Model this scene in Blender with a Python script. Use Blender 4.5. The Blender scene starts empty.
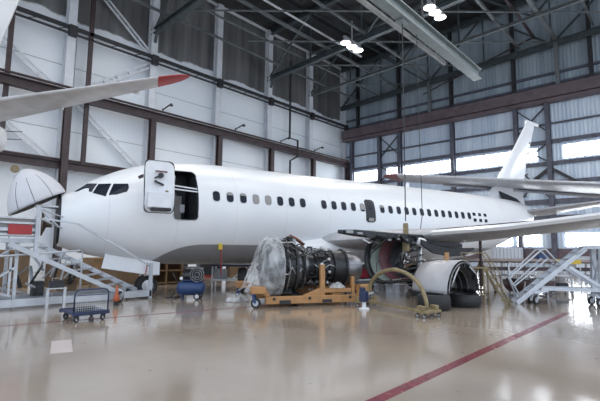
import bpy, bmesh, math, random
from math import sin, cos, pi, radians as R
from mathutils import Vector, Matrix, Quaternion
random.seed(7)
SC = bpy.context.scene
COL = SC.collection

# ------------------------------------------------------------------ camera
CF, CP, CR, CY, CH = 425.03, .11121, .01059, .74484, 1.70
_fw = Vector((cos(CP)*cos(CY), cos(CP)*sin(CY), sin(CP)))
_rt = Vector((sin(CY), -cos(CY), 0)); _up = _rt.cross(_fw)
_r2 = cos(CR)*_rt + sin(CR)*_up
_u2 = -sin(CR)*_rt + cos(CR)*_up
def at(px, py, Z):
    """point seen at a pixel of the photograph at a given depth (survey helper)"""
    v = (px-300)*_r2 - (py-200.5)*_u2 + CF*_fw
    return Vector((0, 0, CH)) + v*(Z/CF)
def fl(px, py, z=0.):
    v = (px-300)*_r2 - (py-200.5)*_u2 + CF*_fw
    return Vector((0, 0, CH)) + v*((z-CH)/v.z)
cam = bpy.data.cameras.new('camera'); co = bpy.data.objects.new('camera', cam); COL.objects.link(co)
cam.sensor_fit = 'HORIZONTAL'; cam.sensor_width = 36; cam.lens = 36*CF/600
cam.clip_start = .05; cam.clip_end = 500
m3 = Matrix((_r2, _u2, -_fw)).transposed()
co.matrix_world = Matrix.Translation((0, 0, CH)) @ m3.to_4x4()
SC.camera = co

# ------------------------------------------------------------------ materials
def mat(name, col, rough=.5, metal=0., var=0., scale=3., emit=None, es=1., coat=0., bump=0., bscale=20., trans=0., alpha=1., stretch=None, rvar=0.):
    m = bpy.data.materials.new(name); m.use_nodes = True
    nt = m.node_tree; b = nt.nodes['Principled BSDF']
    b.inputs['Base Color'].default_value = (*col, 1); b.inputs['Roughness'].default_value = rough
    b.inputs['Metallic'].default_value = metal; b.inputs['Coat Weight'].default_value = coat
    b.inputs['Transmission Weight'].default_value = trans; b.inputs['Alpha'].default_value = alpha
    if emit:
        b.inputs['Emission Color'].default_value = (*emit, 1); b.inputs['Emission Strength'].default_value = es
    if var or bump or rvar:
        tc = nt.nodes.new('ShaderNodeTexCoord'); mp = nt.nodes.new('ShaderNodeMapping')
        nt.links.new(tc.outputs['Object'], mp.inputs['Vector'])
        if stretch: mp.inputs['Scale'].default_value = stretch
        if var or rvar:
            n = nt.nodes.new('ShaderNodeTexNoise'); n.inputs['Scale'].default_value = scale; n.inputs['Detail'].default_value = 6
            nt.links.new(mp.outputs['Vector'], n.inputs['Vector'])
        if var:
            mx = nt.nodes.new('ShaderNodeMix'); mx.data_type = 'RGBA'
            mx.inputs[6].default_value = (*[max(0, c*(1-var)) for c in col], 1)
            mx.inputs[7].default_value = (*[min(1, c*(1+var)) for c in col], 1)
            rmp = nt.nodes.new('ShaderNodeMapRange'); rmp.inputs[1].default_value = .3; rmp.inputs[2].default_value = .7
            nt.links.new(n.outputs['Fac'], rmp.inputs[0]); nt.links.new(rmp.outputs[0], mx.inputs[0])
            nt.links.new(mx.outputs[2], b.inputs['Base Color'])
        if rvar:
            rr = nt.nodes.new('ShaderNodeMapRange'); rr.inputs[1].default_value = .3; rr.inputs[2].default_value = .7
            rr.inputs[3].default_value = rough-rvar; rr.inputs[4].default_value = rough+rvar
            nt.links.new(n.outputs['Fac'], rr.inputs[0]); nt.links.new(rr.outputs[0], b.inputs['Roughness'])
        if bump:
            n2 = nt.nodes.new('ShaderNodeTexNoise'); n2.inputs['Scale'].default_value = bscale; n2.inputs['Detail'].default_value = 4
            nt.links.new(mp.outputs['Vector'], n2.inputs['Vector'])
            bp = nt.nodes.new('ShaderNodeBump'); bp.inputs['Strength'].default_value = bump; bp.inputs['Distance'].default_value = .05
            nt.links.new(n2.outputs['Fac'], bp.inputs['Height']); nt.links.new(bp.outputs['Normal'], b.inputs['Normal'])
    return m
M = {}
M['paint'] = mat('aircraft_white', (.80, .82, .86), .22, coat=.3, var=.02, scale=1.2)
M['greypaint'] = mat('aircraft_grey', (.42, .43, .46), .3, var=.08, scale=2)
M['wingmetal'] = mat('wing_grey', (.40, .41, .445), .4, .1, var=.12, scale=1.5, stretch=(1, 4, 1))
M['darkglass'] = mat('dark_glass', (.014, .019, .032), .22); M['darkglass'].node_tree.nodes['Principled BSDF'].inputs['Specular IOR Level'].default_value = .18
M['radome'] = mat('radome_matte', (.60, .61, .66), .5, var=.03)
M['doorsteel'] = mat('door_steel', (.10, .105, .14), .5, var=.3, scale=3)
M['shade'] = mat('window_shade', (.30, .29, .29), .5)
M['dark'] = mat('dark_interior', (.02, .024, .03), .6, var=.3)
M['blackmetal'] = mat('black_metal', (.035, .037, .042), .4, .5, var=.4, scale=9)
M['steel'] = mat('steel', (.45, .46, .48), .32, .9, var=.15, scale=6)
M['galv'] = mat('galvanised', (.52, .54, .58), .42, .55, var=.12, scale=8)
M['whitesteel'] = mat('white_steel', (.72, .74, .79), .4, .1, var=.06, scale=4)
M['aluminium'] = mat('aluminium', (.56, .60, .67), .4, .25, var=.1, scale=5)
M['dock'] = mat('dock_paint', (.50, .53, .585), .42, .15, var=.14, scale=3)
M['antenna'] = mat('antenna_brown', (.13, .10, .075), .5, var=.2)
M['ochre'] = mat('ochre_paint', (.40, .21, .085), .45, var=.16, scale=5)
M['olive'] = mat('olive_gold_paint', (.24, .19, .10), .45, var=.25, scale=6)
M['blue'] = mat('blue_paint', (.014, .045, .14), .35, var=.15, scale=5)
M['navy'] = mat('navy_paint', (.012, .024, .075), .4, var=.2, scale=5)
M['rubber'] = mat('rubber', (.016, .017, .02), .6, var=.25, scale=8, bump=.2)
M['red'] = mat('red_paint', (.36, .03, .035), .45, var=.1)
M['redcloth'] = mat('red_canvas', (.35, .025, .05), .75, var=.15, bump=.3, bscale=8)
M['orange'] = mat('orange_plastic', (.42, .10, .04), .5, var=.1)
M['yellow'] = mat('yellow_paint', (.55, .40, .05), .4, var=.1)
M['maroon'] = mat('maroon_steel', (.052, .034, .038), .5, var=.3, scale=2)
M['greensteel'] = mat('grey_green_steel', (.075, .095, .105), .45, .2, var=.25, scale=2)
M['palesteel'] = mat('pale_steel', (.34, .36, .38), .45, .2, var=.2, scale=2)
M['columnwhite'] = mat('column_white', (.70, .73, .79), .45, var=.07, scale=2)
M['girder'] = mat('girder_grey', (.23, .27, .28), .4, .2, var=.12, scale=2)
M['header'] = mat('header_steel', (.14, .105, .12), .5, var=.25, scale=1.5)
M['roofsteel'] = mat('roof_steel', (.15, .17, .18), .45, .2, var=.25, scale=2)
M['darksteel'] = mat('dark_steel', (.035, .036, .042), .5, .2, var=.3, scale=3)
M['wood'] = mat('plywood', (.26, .165, .085), .6, var=.2, scale=4, stretch=(1, 8, 1))
M['card'] = mat('cardboard', (.17, .115, .07), .8, var=.15, scale=3)
M['greenliner'] = mat('green_liner', (.24, .285, .26), .5, var=.12)
M['maroonliner'] = mat('maroon_liner', (.15, .055, .068), .5, var=.2)
M['copper'] = mat('copper_pipe', (.16, .065, .04), .45, .6)
M['titan'] = mat('titanium', (.22, .22, .235), .33, .85, var=.25, scale=3, stretch=(1, 1, 6))
M['cowl'] = mat('cowl_grey', (.42, .42, .45), .38, .1, var=.06, scale=4)
M['brown'] = mat('brown_panel', (.07, .035, .035), .4, var=.3)
M['lamp'] = mat('lamp_lens', (.9, .9, .9), .3, emit=(1, .98, .95), es=9)
M['windowlight'] = mat('daylight_pane', (.9, .93, .97), .4, emit=(.88, .94, 1.0), es=15.0)
M['linered'] = mat('floor_line_red', (.20, .035, .05), .22, var=.2, scale=5, rvar=.08)
M['plastic'] = None
def plastic():
    m = bpy.data.materials.new('plastic_film'); m.use_nodes = True; nt = m.node_tree
    b = nt.nodes['Principled BSDF']; b.inputs['Base Color'].default_value = (.75, .78, .82, 1); b.inputs['Roughness'].default_value = .22
    tr = nt.nodes.new('ShaderNodeBsdfTransparent'); mx = nt.nodes.new('ShaderNodeMixShader')
    n = nt.nodes.new('ShaderNodeTexNoise'); n.inputs['Scale'].default_value = 2.2; n.inputs['Detail'].default_value = 6; n.inputs['Distortion'].default_value = .5
    mr = nt.nodes.new('ShaderNodeMapRange'); mr.inputs[1].default_value = .35; mr.inputs[2].default_value = .7; mr.inputs[3].default_value = .16; mr.inputs[4].default_value = .62
    tc = nt.nodes.new('ShaderNodeTexCoord'); mp = nt.nodes.new('ShaderNodeMapping'); mp.inputs['Scale'].default_value = (2.2, 2.2, .7); mp.inputs['Rotation'].default_value = (0, .5, 0)
    nt.links.new(tc.outputs['Object'], mp.inputs[0]); nt.links.new(mp.outputs[0], n.inputs['Vector'])
    nt.links.new(n.outputs['Fac'], mr.inputs[0]); nt.links.new(mr.outputs[0], mx.inputs[0])
    nt.links.new(tr.outputs[0], mx.inputs[1]); nt.links.new(b.outputs[0], mx.inputs[2])
    nt.links.new(mx.outputs[0], nt.nodes['Material Output'].inputs[0]); return m
M['plastic'] = plastic()

# ------------------------------------------------------------------ mesh helpers
class MB:
    def __init__(s): s.v = []; s.f = []
    def add(s, vs, fs):
        o = len(s.v); s.v += [Vector(v) for v in vs]; s.f += [[i+o for i in f] for f in fs]; return s
    def box(s, c, d, rz=0., rot=None):
        q = rot if rot is not None else Matrix.Rotation(rz, 3, 'Z')
        vs = [Vector(c) + q @ Vector((x*d[0]/2, y*d[1]/2, z*d[2]/2)) for x in (-1, 1) for y in (-1, 1) for z in (-1, 1)]
        return s.add(vs, [(0, 1, 3, 2), (4, 6, 7, 5), (0, 4, 5, 1), (2, 3, 7, 6), (0, 2, 6, 4), (1, 5, 7, 3)])
    def beam(s, a, b, w, h=None, up=(0, 0, 1)):
        """box bar from a to b, w wide and h tall"""
        a = Vector(a); b = Vector(b); h = h or w; d = (b-a); L = d.length
        if L < 1e-6: return s
        d /= L; u = Vector(up)
        if abs(d.dot(u)) > .98: u = Vector((1, 0, 0)) if abs(d.x) < .9 else Vector((0, 1, 0))
        x = d.cross(u).normalized(); y = x.cross(d)
        vs = [p + x*(i*w/2) + y*(j*h/2) for p in (a, b) for i, j in ((-1, -1), (1, -1), (1, 1), (-1, 1))]
        return s.add(vs, [(3, 2, 1, 0), (4, 5, 6, 7), (0, 1, 5, 4), (1, 2, 6, 5), (2, 3, 7, 6), (3, 0, 4, 7)])
    def ibeam(s, a, b, w, h, t=.04, up=(0, 0, 1)):
        a = Vector(a); b = Vector(b); u = Vector(up); d = (b-a).normalized()
        if abs(d.dot(u)) > .98: u = Vector((0, 1, 0))
        x = d.cross(u).normalized(); y = x.cross(d)
        s.beam(a+y*(h/2-t/2), b+y*(h/2-t/2), w, t, u); s.beam(a-y*(h/2-t/2), b-y*(h/2-t/2), w, t, u)
        return s.beam(a, b, t, h-2*t, u)
    def tube(s, pts, r, n=8, closed=False):
        P = [Vector(p) for p in pts]; rs = r if isinstance(r, (list, tuple)) else [r]*len(P)
        rings = []; ref = None
        for i, p in enumerate(P):
            if closed: d = P[(i+1) % len(P)]-P[i-1]
            else: d = P[min(i+1, len(P)-1)]-P[max(i-1, 0)]
            d.normalize()
            if ref is None:
                ref = Vector((0, 0, 1)) if abs(d.z) < .9 else Vector((1, 0, 0))
            x = d.cross(ref)
            if x.length < 1e-4: x = d.orthogonal()
            x.normalize(); y = x.cross(d).normalized(); ref = y if not closed else ref
            rings.append([p + (x*cos(2*pi*k/n) + y*sin(2*pi*k/n))*rs[i] for k in range(n)])
        return s.loft(rings, closed_len=closed, caps=not closed)
    def loft(s, rings, caps=True, closed_len=False, open_ring=False):
        n = len(rings[0]); vs = [v for r in rings for v in r]; fs = []
        m = len(rings)
        for i in range(m if closed_len else m-1):
            for k in range(n-1 if open_ring else n):
                a, b = i*n+k, i*n+(k+1) % n; j = ((i+1) % m)*n
                fs.append((a, b, j+(k+1) % n, j+k))
        if caps: fs += [tuple(range(n))[::-1], tuple((m-1)*n+k for k in range(n))]
        return s.add(vs, fs)
    def lathe(s, prof, o, axis, n=24, caps=True, a0=0., a1=2*pi):
        """profile of (distance along axis, radius) turned about axis"""
        o = Vector(o); ax = Vector(axis).normalized(); ref = Vector((0, 0, 1)) if abs(ax.z) < .9 else Vector((1, 0, 0))
        x = ax.cross(ref).normalized(); y = x.cross(ax)
        full = abs(a1-a0-2*pi) < 1e-6
        N = n if full else n+1
        rings = [[o + ax*t + (x*cos(a0+(a1-a0)*k/n) + y*sin(a0+(a1-a0)*k/n))*max(r, 1e-4) for k in range(N)] for t, r in prof]
        return s.loft(rings, caps=caps and full, open_ring=not full)
    def prism(s, pts, d):
        """polygon pts (3d, planar) extruded by vector d"""
        P = [Vector(p) for p in pts]; d = Vector(d); n = len(P)
        return s.add(P+[p+d for p in P], [tuple(range(n))[::-1], tuple(range(n, 2*n))] + [(k, (k+1) % n, n+(k+1) % n, n+k) for k in range(n)])
    def build(s, name, m, parent=None, smooth=False, bevel=0., solid=0., loc=None, sub=0):
        me = bpy.data.meshes.new(name); me.from_pydata([tuple(v) for v in s.v], [], s.f)
        bm = bmesh.new(); bm.from_mesh(me); bmesh.ops.recalc_face_normals(bm, faces=bm.faces); bm.to_mesh(me); bm.free()
        for mm in (m if isinstance(m, (list, tuple)) else [m]): me.materials.append(mm)
        if smooth:
            for p in me.polygons: p.use_smooth = True
        o = bpy.data.objects.new(name, me); COL.objects.link(o)
        if parent is not None: o.parent = parent
        if loc is not None: o.location = loc
        if solid:
            q = o.modifiers.new('thickness', 'SOLIDIFY'); q.thickness = solid; q.offset = 0
        if sub:
            q = o.modifiers.new('subdivision', 'SUBSURF'); q.levels = sub; q.render_levels = sub
        if bevel:
            q = o.modifiers.new('bevel', 'BEVEL'); q.width = bevel; q.segments = 2; q.limit_method = 'ANGLE'
        if smooth:
            try:
                q = o.modifiers.new('wn', 'WEIGHTED_NORMAL') if bevel else None
            except Exception: pass
        return o
def autosmooth(o, ang=40):
    """shade smooth but keep hard edges sharp"""
    me = o.data; bm = bmesh.new(); bm.from_mesh(me)
    for e in bm.edges:
        if len(e.link_faces) == 2 and e.calc_face_angle(0) > R(ang): e.smooth = False
    for f in bm.faces: f.smooth = True
    bm.to_mesh(me); bm.free(); return o
def tag(o, label, cat, group=None):
    o['label'] = label; o['category'] = cat
    if group: o['group'] = group
    return o
def thing(name, label, cat, loc=(0, 0, 0), rz=0., group=None):
    o = bpy.data.objects.new(name, None); COL.objects.link(o); o.empty_display_size = .2
    o.location = loc; o.rotation_euler = (0, 0, rz); return tag(o, label, cat, group)
def struct(o, label=None):
    o['kind'] = 'structure'
    if label: o['label'] = label
    return o
def rrect(w, h, r, n=4):
    pts = []
    for cx, cy, a in ((w/2-r, h/2-r, 0), (-w/2+r, h/2-r, 90), (-w/2+r, -h/2+r, 180), (w/2-r, -h/2+r, 270)):
        for k in range(n+1):
            t = R(a+90*k/n); pts.append((cx+r*cos(t), cy+r*sin(t)))
    return pts
def wheel(parent, c, axis, r, w, hub=None, nm='wheel', hubm='galv', tyre='rubber'):
    """tyre and hub of a castor or road wheel, centred at c"""
    ax = Vector(axis).normalized(); c = Vector(c)
    t = MB().lathe([(-w*.36, r*.55), (-w*.5, r*.72), (-w*.5, r*.88), (-w*.3, r), (w*.3, r), (w*.5, r*.88), (w*.5, r*.72), (w*.36, r*.55)], c, ax, 20).build(nm, M[tyre], parent, True)
    autosmooth(t)
    h = MB().lathe([(-w*.46, r*.2), (-w*.4, r*.58), (w*.4, r*.58), (w*.46, r*.2)], c, ax, 16).build('hub', M[hubm], t, True); autosmooth(h)
    return t
def caster(parent, c, r, h, yaw=0., m='blue', w=None):
    """swivel castor: fork and wheel; c = floor contact, h = mounting height"""
    c = Vector(c); w = w or r*.6; q = Vector((cos(yaw), sin(yaw), 0)); s = Vector((-sin(yaw), cos(yaw), 0))
    wc = c + Vector((0, 0, r))
    b = MB()
    for k in (-1, 1):
        b.beam(wc+s*k*w*.75, wc+s*k*w*.75+q*r*.5+Vector((0, 0, max(.03, h-r-.03))), w*.25, r*.5)
    b.box(wc+q*r*.5+Vector((0, 0, h-r-.015)), (r*1.1, w*2, .03), yaw)
    f = b.build('caster_fork', M[m], parent)
    wheel(f, wc, s, r, w, nm='caster_wheel')
    return f
# ------------------------------------------------------------------ the hangar
YW, XW = 31.5, 42.0
COLX = [3.45, 9.85, 16.0, 22.4, 28.8, 35.2, 41.6]
def roofz(y): return 24.3 + .035*(YW-y)
def chordz(y): return 18.95 + .036*(YW-y)

def floor_mat():
    m = bpy.data.materials.new('epoxy_floor'); m.use_nodes = True; nt = m.node_tree; L = nt.links
    b = nt.nodes['Principled BSDF']
    tc = nt.nodes.new('ShaderNodeTexCoord')
    def noise(sc, det=5, st=None):
        n = nt.nodes.new('ShaderNodeTexNoise'); n.inputs['Scale'].default_value = sc; n.inputs['Detail'].default_value = det
        mp = nt.nodes.new('ShaderNodeMapping'); L.new(tc.outputs['Object'], mp.inputs[0])
        if st: mp.inputs['Scale'].default_value = st
        L.new(mp.outputs[0], n.inputs[0]); return n
    n1 = noise(.35, 6); n2 = noise(7, 4); n3 = noise(1.1, 8, (1, .35, 1))
    r1 = nt.nodes.new('ShaderNodeValToRGB'); e = r1.color_ramp.elements
    e[0].position = .32; e[0].color = (.32, .262, .212, 1); e[1].position = .7; e[1].color = (.43, .362, .30, 1)
    L.new(n1.outputs['Fac'], r1.inputs[0])
    # scuffs: sparse dark flecks
    r2 = nt.nodes.new('ShaderNodeValToRGB'); e = r2.color_ramp.elements
    e[0].position = .255; e[0].color = (.35, .35, .36, 1); e[1].position = .30; e[1].color = (1, 1, 1, 1)
    L.new(n2.outputs['Fac'], r2.inputs[0])
    mu = nt.nodes.new('ShaderNodeMix'); mu.data_type = 'RGBA'; mu.blend_type = 'MULTIPLY'; mu.inputs[0].default_value = .8
    L.new(r1.outputs[0], mu.inputs[6]); L.new(r2.outputs[0], mu.inputs[7]); L.new(mu.outputs[2], b.inputs['Base Color'])
    mr = nt.nodes.new('ShaderNodeMapRange'); mr.inputs[1].default_value = .3; mr.inputs[2].default_value = .7
    mr.inputs[3].default_value = .10; mr.inputs[4].default_value = .24
    L.new(n3.outputs['Fac'], mr.inputs[0]); L.new(mr.outputs[0], b.inputs['Roughness'])
    n4 = noise(.9, 3)
    bp = nt.nodes.new('ShaderNodeBump'); bp.inputs['Strength'].default_value = .09; bp.inputs['Distance'].default_value = .03
    L.new(n4.outputs['Fac'], bp.inputs['Height']); L.new(bp.outputs[0], b.inputs['Normal'])
    b.inputs['Coat Weight'].default_value = .5; b.inputs['Coat Roughness'].default_value = .12
    b.inputs['Specular IOR Level'].default_value = .6
    return m
def corr_mat(name, c0, c1, pitch, axis, white=False, zb=17.7):
    """ribbed sheet cladding; optionally whitewashed below a ragged line"""
    m = bpy.data.materials.new(name); m.use_nodes = True; nt = m.node_tree; L = nt.links
    b = nt.nodes['Principled BSDF']; b.inputs['Roughness'].default_value = .5
    tc = nt.nodes.new('ShaderNodeTexCoord'); sp = nt.nodes.new('ShaderNodeSeparateXYZ'); L.new(tc.outputs['Object'], sp.inputs[0])
    def math_(op, a, bb=None):
        n = nt.nodes.new('ShaderNodeMath'); n.operation = op
        for i, v in enumerate((a, bb)):
            if v is None: continue
            if isinstance(v, (int, float)): n.inputs[i].default_value = v
            else: L.new(v, n.inputs[i])
        return n.outputs[0]
    def noise(sc, det, st):
        n = nt.nodes.new('ShaderNodeTexNoise'); n.inputs['Scale'].default_value = sc; n.inputs['Detail'].default_value = det
        mp = nt.nodes.new('ShaderNodeMapping'); mp.inputs['Scale'].default_value = st
        L.new(tc.outputs['Object'], mp.inputs[0]); L.new(mp.outputs[0], n.inputs[0]); return n.outputs['Fac']
    ws = (1, 1, .06)
    streak = noise(1.6, 5, ws); blot = noise(.25, 5, (1, 1, 1))
    mix = math_('ADD', math_('MULTIPLY', streak, .7), math_('MULTIPLY', blot, .3))
    rp = nt.nodes.new('ShaderNodeValToRGB'); e = rp.color_ramp.elements
    e[0].position = .36; e[0].color = (*c0, 1); e[1].position = .64; e[1].color = (*c1, 1); L.new(mix, rp.inputs[0])
    col = rp.outputs[0]
    if white:
        wn = noise(.55, 7, (1, 1, .5)); wv = noise(.12, 2, (1, 1, 1))
        edge = math_('ADD', math_('ADD', math_('MULTIPLY', wn, 1.0), math_('MULTIPLY', wv, 2.2)), zb-1.6)
        fac = math_('MULTIPLY', math_('SUBTRACT', edge, sp.outputs[2]), 7.)
        cl = nt.nodes.new('ShaderNodeClamp'); L.new(fac, cl.inputs[0])
        r2 = nt.nodes.new('ShaderNodeValToRGB'); e = r2.color_ramp.elements
        e[0].position = .3; e[0].color = (.80, .86, .94, 1); e[1].position = .7; e[1].color = (.88, .92, .97, 1); L.new(blot, r2.inputs[0])
        mx = nt.nodes.new('ShaderNodeMix'); mx.data_type = 'RGBA'; L.new(cl.outputs[0], mx.inputs[0]); L.new(col, mx.inputs[6]); L.new(r2.outputs[0], mx.inputs[7])
        col = mx.outputs[2]
    L.new(col, b.inputs['Base Color'])
    w = math_('SINE', math_('MULTIPLY', sp.outputs[axis], 2*pi/pitch))
    bp = nt.nodes.new('ShaderNodeBump'); bp.inputs['Strength'].default_value = .07 if white else .5; bp.inputs['Distance'].default_value = .03
    L.new(w, bp.inputs['Height']); L.new(bp.outputs[0], b.inputs['Normal'])
    return m
M['floor'] = floor_mat()
M['wallL'] = corr_mat('whitewashed_cladding', (.085, .088, .094), (.20, .20, .205), .30, 0, True)
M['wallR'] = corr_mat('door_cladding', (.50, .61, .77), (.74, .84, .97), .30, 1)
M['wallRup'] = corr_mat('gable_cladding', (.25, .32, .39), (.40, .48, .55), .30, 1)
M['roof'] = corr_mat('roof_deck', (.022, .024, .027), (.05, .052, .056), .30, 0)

struct(MB().box((10, 5, -.15), (170, 170, .3)).build('floor', M['floor']))
struct(MB().box((15.2, YW+.15, 14), (54, .3, 28)).build('wall_left', M['wallL']))
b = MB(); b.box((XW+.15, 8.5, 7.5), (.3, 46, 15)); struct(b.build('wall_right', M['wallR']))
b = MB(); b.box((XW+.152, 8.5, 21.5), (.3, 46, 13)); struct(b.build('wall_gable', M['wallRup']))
y0, y1 = YW+.3, -14.5
b = MB(); b.add([(-12, y0, roofz(y0)), (XW+.3, y0, roofz(y0)), (XW+.3, y1, roofz(y1)), (-12, y1, roofz(y1)), (-12, y0, roofz(y0)+.3), (XW+.3, y0, roofz(y0)+.3), (XW+.3, y1, roofz(y1)+.3), (-12, y1, roofz(y1)+.3)],
    [(0, 1, 2, 3), (7, 6, 5, 4), (0, 4, 5, 1), (1, 5, 6, 2), (2, 6, 7, 3), (3, 7, 4, 0)])
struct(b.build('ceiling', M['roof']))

# --- left wall steel
for i, x in enumerate(COLX):
    b = MB(); b.ibeam((x, YW-.35, 0), (x, YW-.35, roofz(YW)-.1), .55, .62, .07, (0, 1, 0))
    struct(b.build('wall_column', M['columnwhite']))
    b = MB(); b.ibeam((x-.05, YW-1.05, 0), (x-.05, YW-1.05, 11.6), .42, .42, .06, (0, 1, 0))
    struct(b.build('runway_post', M['maroon']))
b = MB(); b.ibeam((-11, YW-1.05, 11.85), (XW-.1, YW-1.05, 11.85), .5, .62, .07); b.tube([(-11, YW-1.3, 12.28), (XW-.6, YW-1.3, 12.28)], .09, 8)
struct(b.build('runway_beam', M['maroon']))
b = MB(); b.ibeam((-11, YW-.75, 7.05), (14.6, YW-.75, 7.05), .4, .5, .06); b.tube([(-11, YW-.6, 7.42), (14.6, YW-.6, 7.42)], .1, 8)
struct(b.build('wall_girt', M['maroon']))
for x in (6.3, 11.1):
    struct(MB().beam((x, YW-.75, 7.2), (x, YW-.75, 24), .26, .26).build('wall_stanchion', M['maroon']))
# lattice walkway girt at 16.6 m
b = MB()
for dz, hh in ((0, .26), (-.42, .10)): b.beam((-11, YW-.8, 16.72+dz), (XW-.2, YW-.8, 16.72+dz), .16, hh)
k = -11.
while k < XW-1:
    b.beam((k, YW-.8, 16.3), (k+.9, YW-.8, 16.72), .045); k += 1.8
struct(b.build('lattice_girt', M['darksteel']))
b = MB()
for x in COLX: b.box((x, YW-.8, 16.5), (.5, .4, .75))
struct(b.build('girt_bracket', M['darksteel']))
# wall bracing
for (x0, z0), (x1, z1) in (((10.5, 21.3), (15.9, 16.9)), ((15.9, 16.2), (10.2, 12.2)), ((3.6, 16.2), (9.3, 12.2)), ((10.6, 11.5), (15.8, 7.2)), ((3.6, 11.5), (9.4, 7.2))):
    b = MB(); d = Vector((x1-x0, 0, z1-z0)).normalized(); nrm = Vector((-d.z, 0, d.x))*.16
    for s in (-1, 1): b.beam(Vector((x0, YW-.45, z0))+nrm*s, Vector((x1, YW-.45, z1))+nrm*s, .1, .13)
    L = Vector((x1-x0, 0, z1-z0)).length
    for t in range(1, int(L/1.1)): b.beam(Vector((x0, YW-.45, z0))+d*t*1.1-nrm, Vector((x0, YW-.45, z0))+d*t*1.1+nrm, .25, .06)
    struct(b.build('wall_brace', M['columnwhite']))
# panel joints of the lining, a conduit, cable
b = MB()
for z in (9.6, 14.2): b.box((15.2, YW-.012, z), (52, .03, .035))
for x in COLX[:-1]:
    b.box((x+.55, YW-.012, 8.8), (.03, .03, 17)); 
struct(b.build('trim_1', M['palesteel']))
b = MB(); b.tube([(31.9, YW-.5, 22), (31.9, YW-.5, 13.4), (32.2, YW-1.4, 13.0), (32.2, YW-1.4, 11.3), (31.9, YW-.6, 10.9), (31.9, YW-.6, 6.)], .11, 8)
struct(b.build('wall_conduit', M['darksteel']))
for i, (x, lab) in enumerate(((17.3, 'short dark lamp arm on white wall just right of the red stabilizer tip'), (24.9, 'short dark lamp arm on white wall, second from the aircraft tail'), (31.0, 'short dark lamp arm on white wall beside the wall conduit'), (36.5, 'short dark lamp arm on white wall nearest the hangar corner'))):
    t = thing('wall_lamp', lab, 'wall lamp', (x, YW-.01, 12.9), 0, 'lamp arms along the white wall')
    MB().beam((0, 0, 0), (.1, -1.2, .3), .08).beam((0, 0, -.12), (0, 0, .12), .12, .08).build('arm', M['darksteel'], t)
    MB().lathe([(0, .05), (.1, .16), (.16, .16)], (.1, -1.15, .28), (0, -.1, -1), 12).build('lamp_head', M['blackmetal'], t)

# --- door wall (right)
def strip(ya, yb, za, zb, x, d, m, name): return struct(MB().box((x, (ya+yb)/2, (za+zb)/2), (d, abs(yb-ya), zb-za)).build(name, m))
b = MB(); b.box((XW-.5, 8.5, 15.55), (.9, 45, 1.0)); b.box((XW-.45, 8.5, 14.83), (.8, 45, .3)); b.box((XW-.2, 8.5, 15.1), (.3, 45, .3))
struct(b.build('door_header', M['header']))
b = MB()
for z, w in ((12.87, .14), (11.25, .34), (9.32, .3), (7.6, .34), (5.95, .42), (4.6, .3), (16.47, .22), (17.4, .2)):
    b.box((XW-.12, 8.5, z), (.24, 45, w))
struct(b.build('door_girt', M['doorsteel']))
leaf = [29.9, 26.0, 23.4, 17.36, 11.35, 8.74, 2.7, -3.3, -6]
for y in leaf: struct(MB().ibeam((XW-.3, y, 0), (XW-.3, y, 14.7), .36, .5, .06, (1, 0, 0)).build('door_mullion', M['doorsteel']))
for (a, c) in ((26.0, 23.4), (11.35, 8.74), (-3.3, -6)):
    b = MB()
    for z0, z1 in ((12.1, 14.6), (9.4, 11.2), (6.1, 9.1)):
        b.beam((XW-.25, a, z1), (XW-.25, c, z0), .1); b.beam((XW-.25, c, z1), (XW-.25, a, z0), .1)
    struct(b.build('door_brace', M['darksteel']))
b = MB()
for a, c in ((8.74, 12.5), (8.74, 4.9)):
    b.beam((XW-.3, a, 8.9), (XW-.3, c, 6.1), .25)
struct(b.build('door_brace', M['darksteel']))
b = MB(); b.box((XW-.1, 8.5, 1.3), (.2, 45, 1.15)); struct(b.build('door_kickplate', M['header']))
# glazing: frosted daylight strips
wn = 0
def window(ya, yb, za, zb, n):
    global wn; wn += 1
    t = bpy.data.objects.new('window_%d' % wn, None); COL.objects.link(t); t.location = (XW-.03, (ya+yb)/2, za); t['kind'] = 'structure'
    w = abs(yb-ya); h = zb-za
    MB().box((0, 0, h/2), (.05, w, h)).build('pane', M['windowlight'], t)
    b = MB()
    for s in (0, h): b.box((-.04, 0, s), (.1, w+.1, .06))
    for k in range(n+1): b.box((-.04, -w/2+w*k/n, h/2), (.07, .035, h))
    b.build('window_frame', M['palesteel'], t)
window(29.7, 26.4, 9.62, 10.85, 4); window(25.2, 23.8, 9.62, 10.85, 2); window(23.1, 17.65, 9.62, 10.85, 6); window(17.05, 11.65, 9.62, 10.85, 6); window(11.0, 9.8, 9.62, 10.85, 2)
window(7.7, 3.0, 9.62, 10.85, 5); window(2.4, -3.0, 9.62, 10.85, 6)
window(11.75, 9.85, 2.02, 3.2, 2); window(7.95, 3.1, 2.02, 3.2, 5); window(2.3, -2.9, 2.02, 3.2, 5)
window(17.0, 12.2, 2.02, 3.2, 5)

# --- roof steel
def truss(x, big, ya=YW-.3, yb=-14., m='greensteel'):
    wb = MB()
    b = MB(); w = .42 if big else .22
    b.ibeam((x, ya, chordz(ya)), (x, yb, chordz(yb)), w, w*1.15, .06)
    b.ibeam((x, ya, roofz(ya)-.4), (x, yb, roofz(yb)-.4), w, w, .06)
    y = ya; k = 0
    while y-5.8 > yb:
        p0 = (x, y, chordz(y)); p1 = (x, y-5.8, roofz(y-5.8)-.4); q0 = (x, y, roofz(y)-.4); q1 = (x, y-5.8, chordz(y-5.8))
        if k % 2 == 0: wb.beam(p0, p1, .15)
        else: wb.beam(q0, q1, .15)
        wb.beam(q1, p1, .12); y -= 5.8; k += 1
    struct(wb.build('truss_web', M['greensteel']))
    return struct(b.build('roof_truss', M[m]))
for i, x in enumerate(COLX):
    if i in (2, 4, 5): truss(x, i in (2, 4), m='greensteel' if i % 2 == 0 else 'roofsteel')
truss(XW-.8, True)
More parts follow.
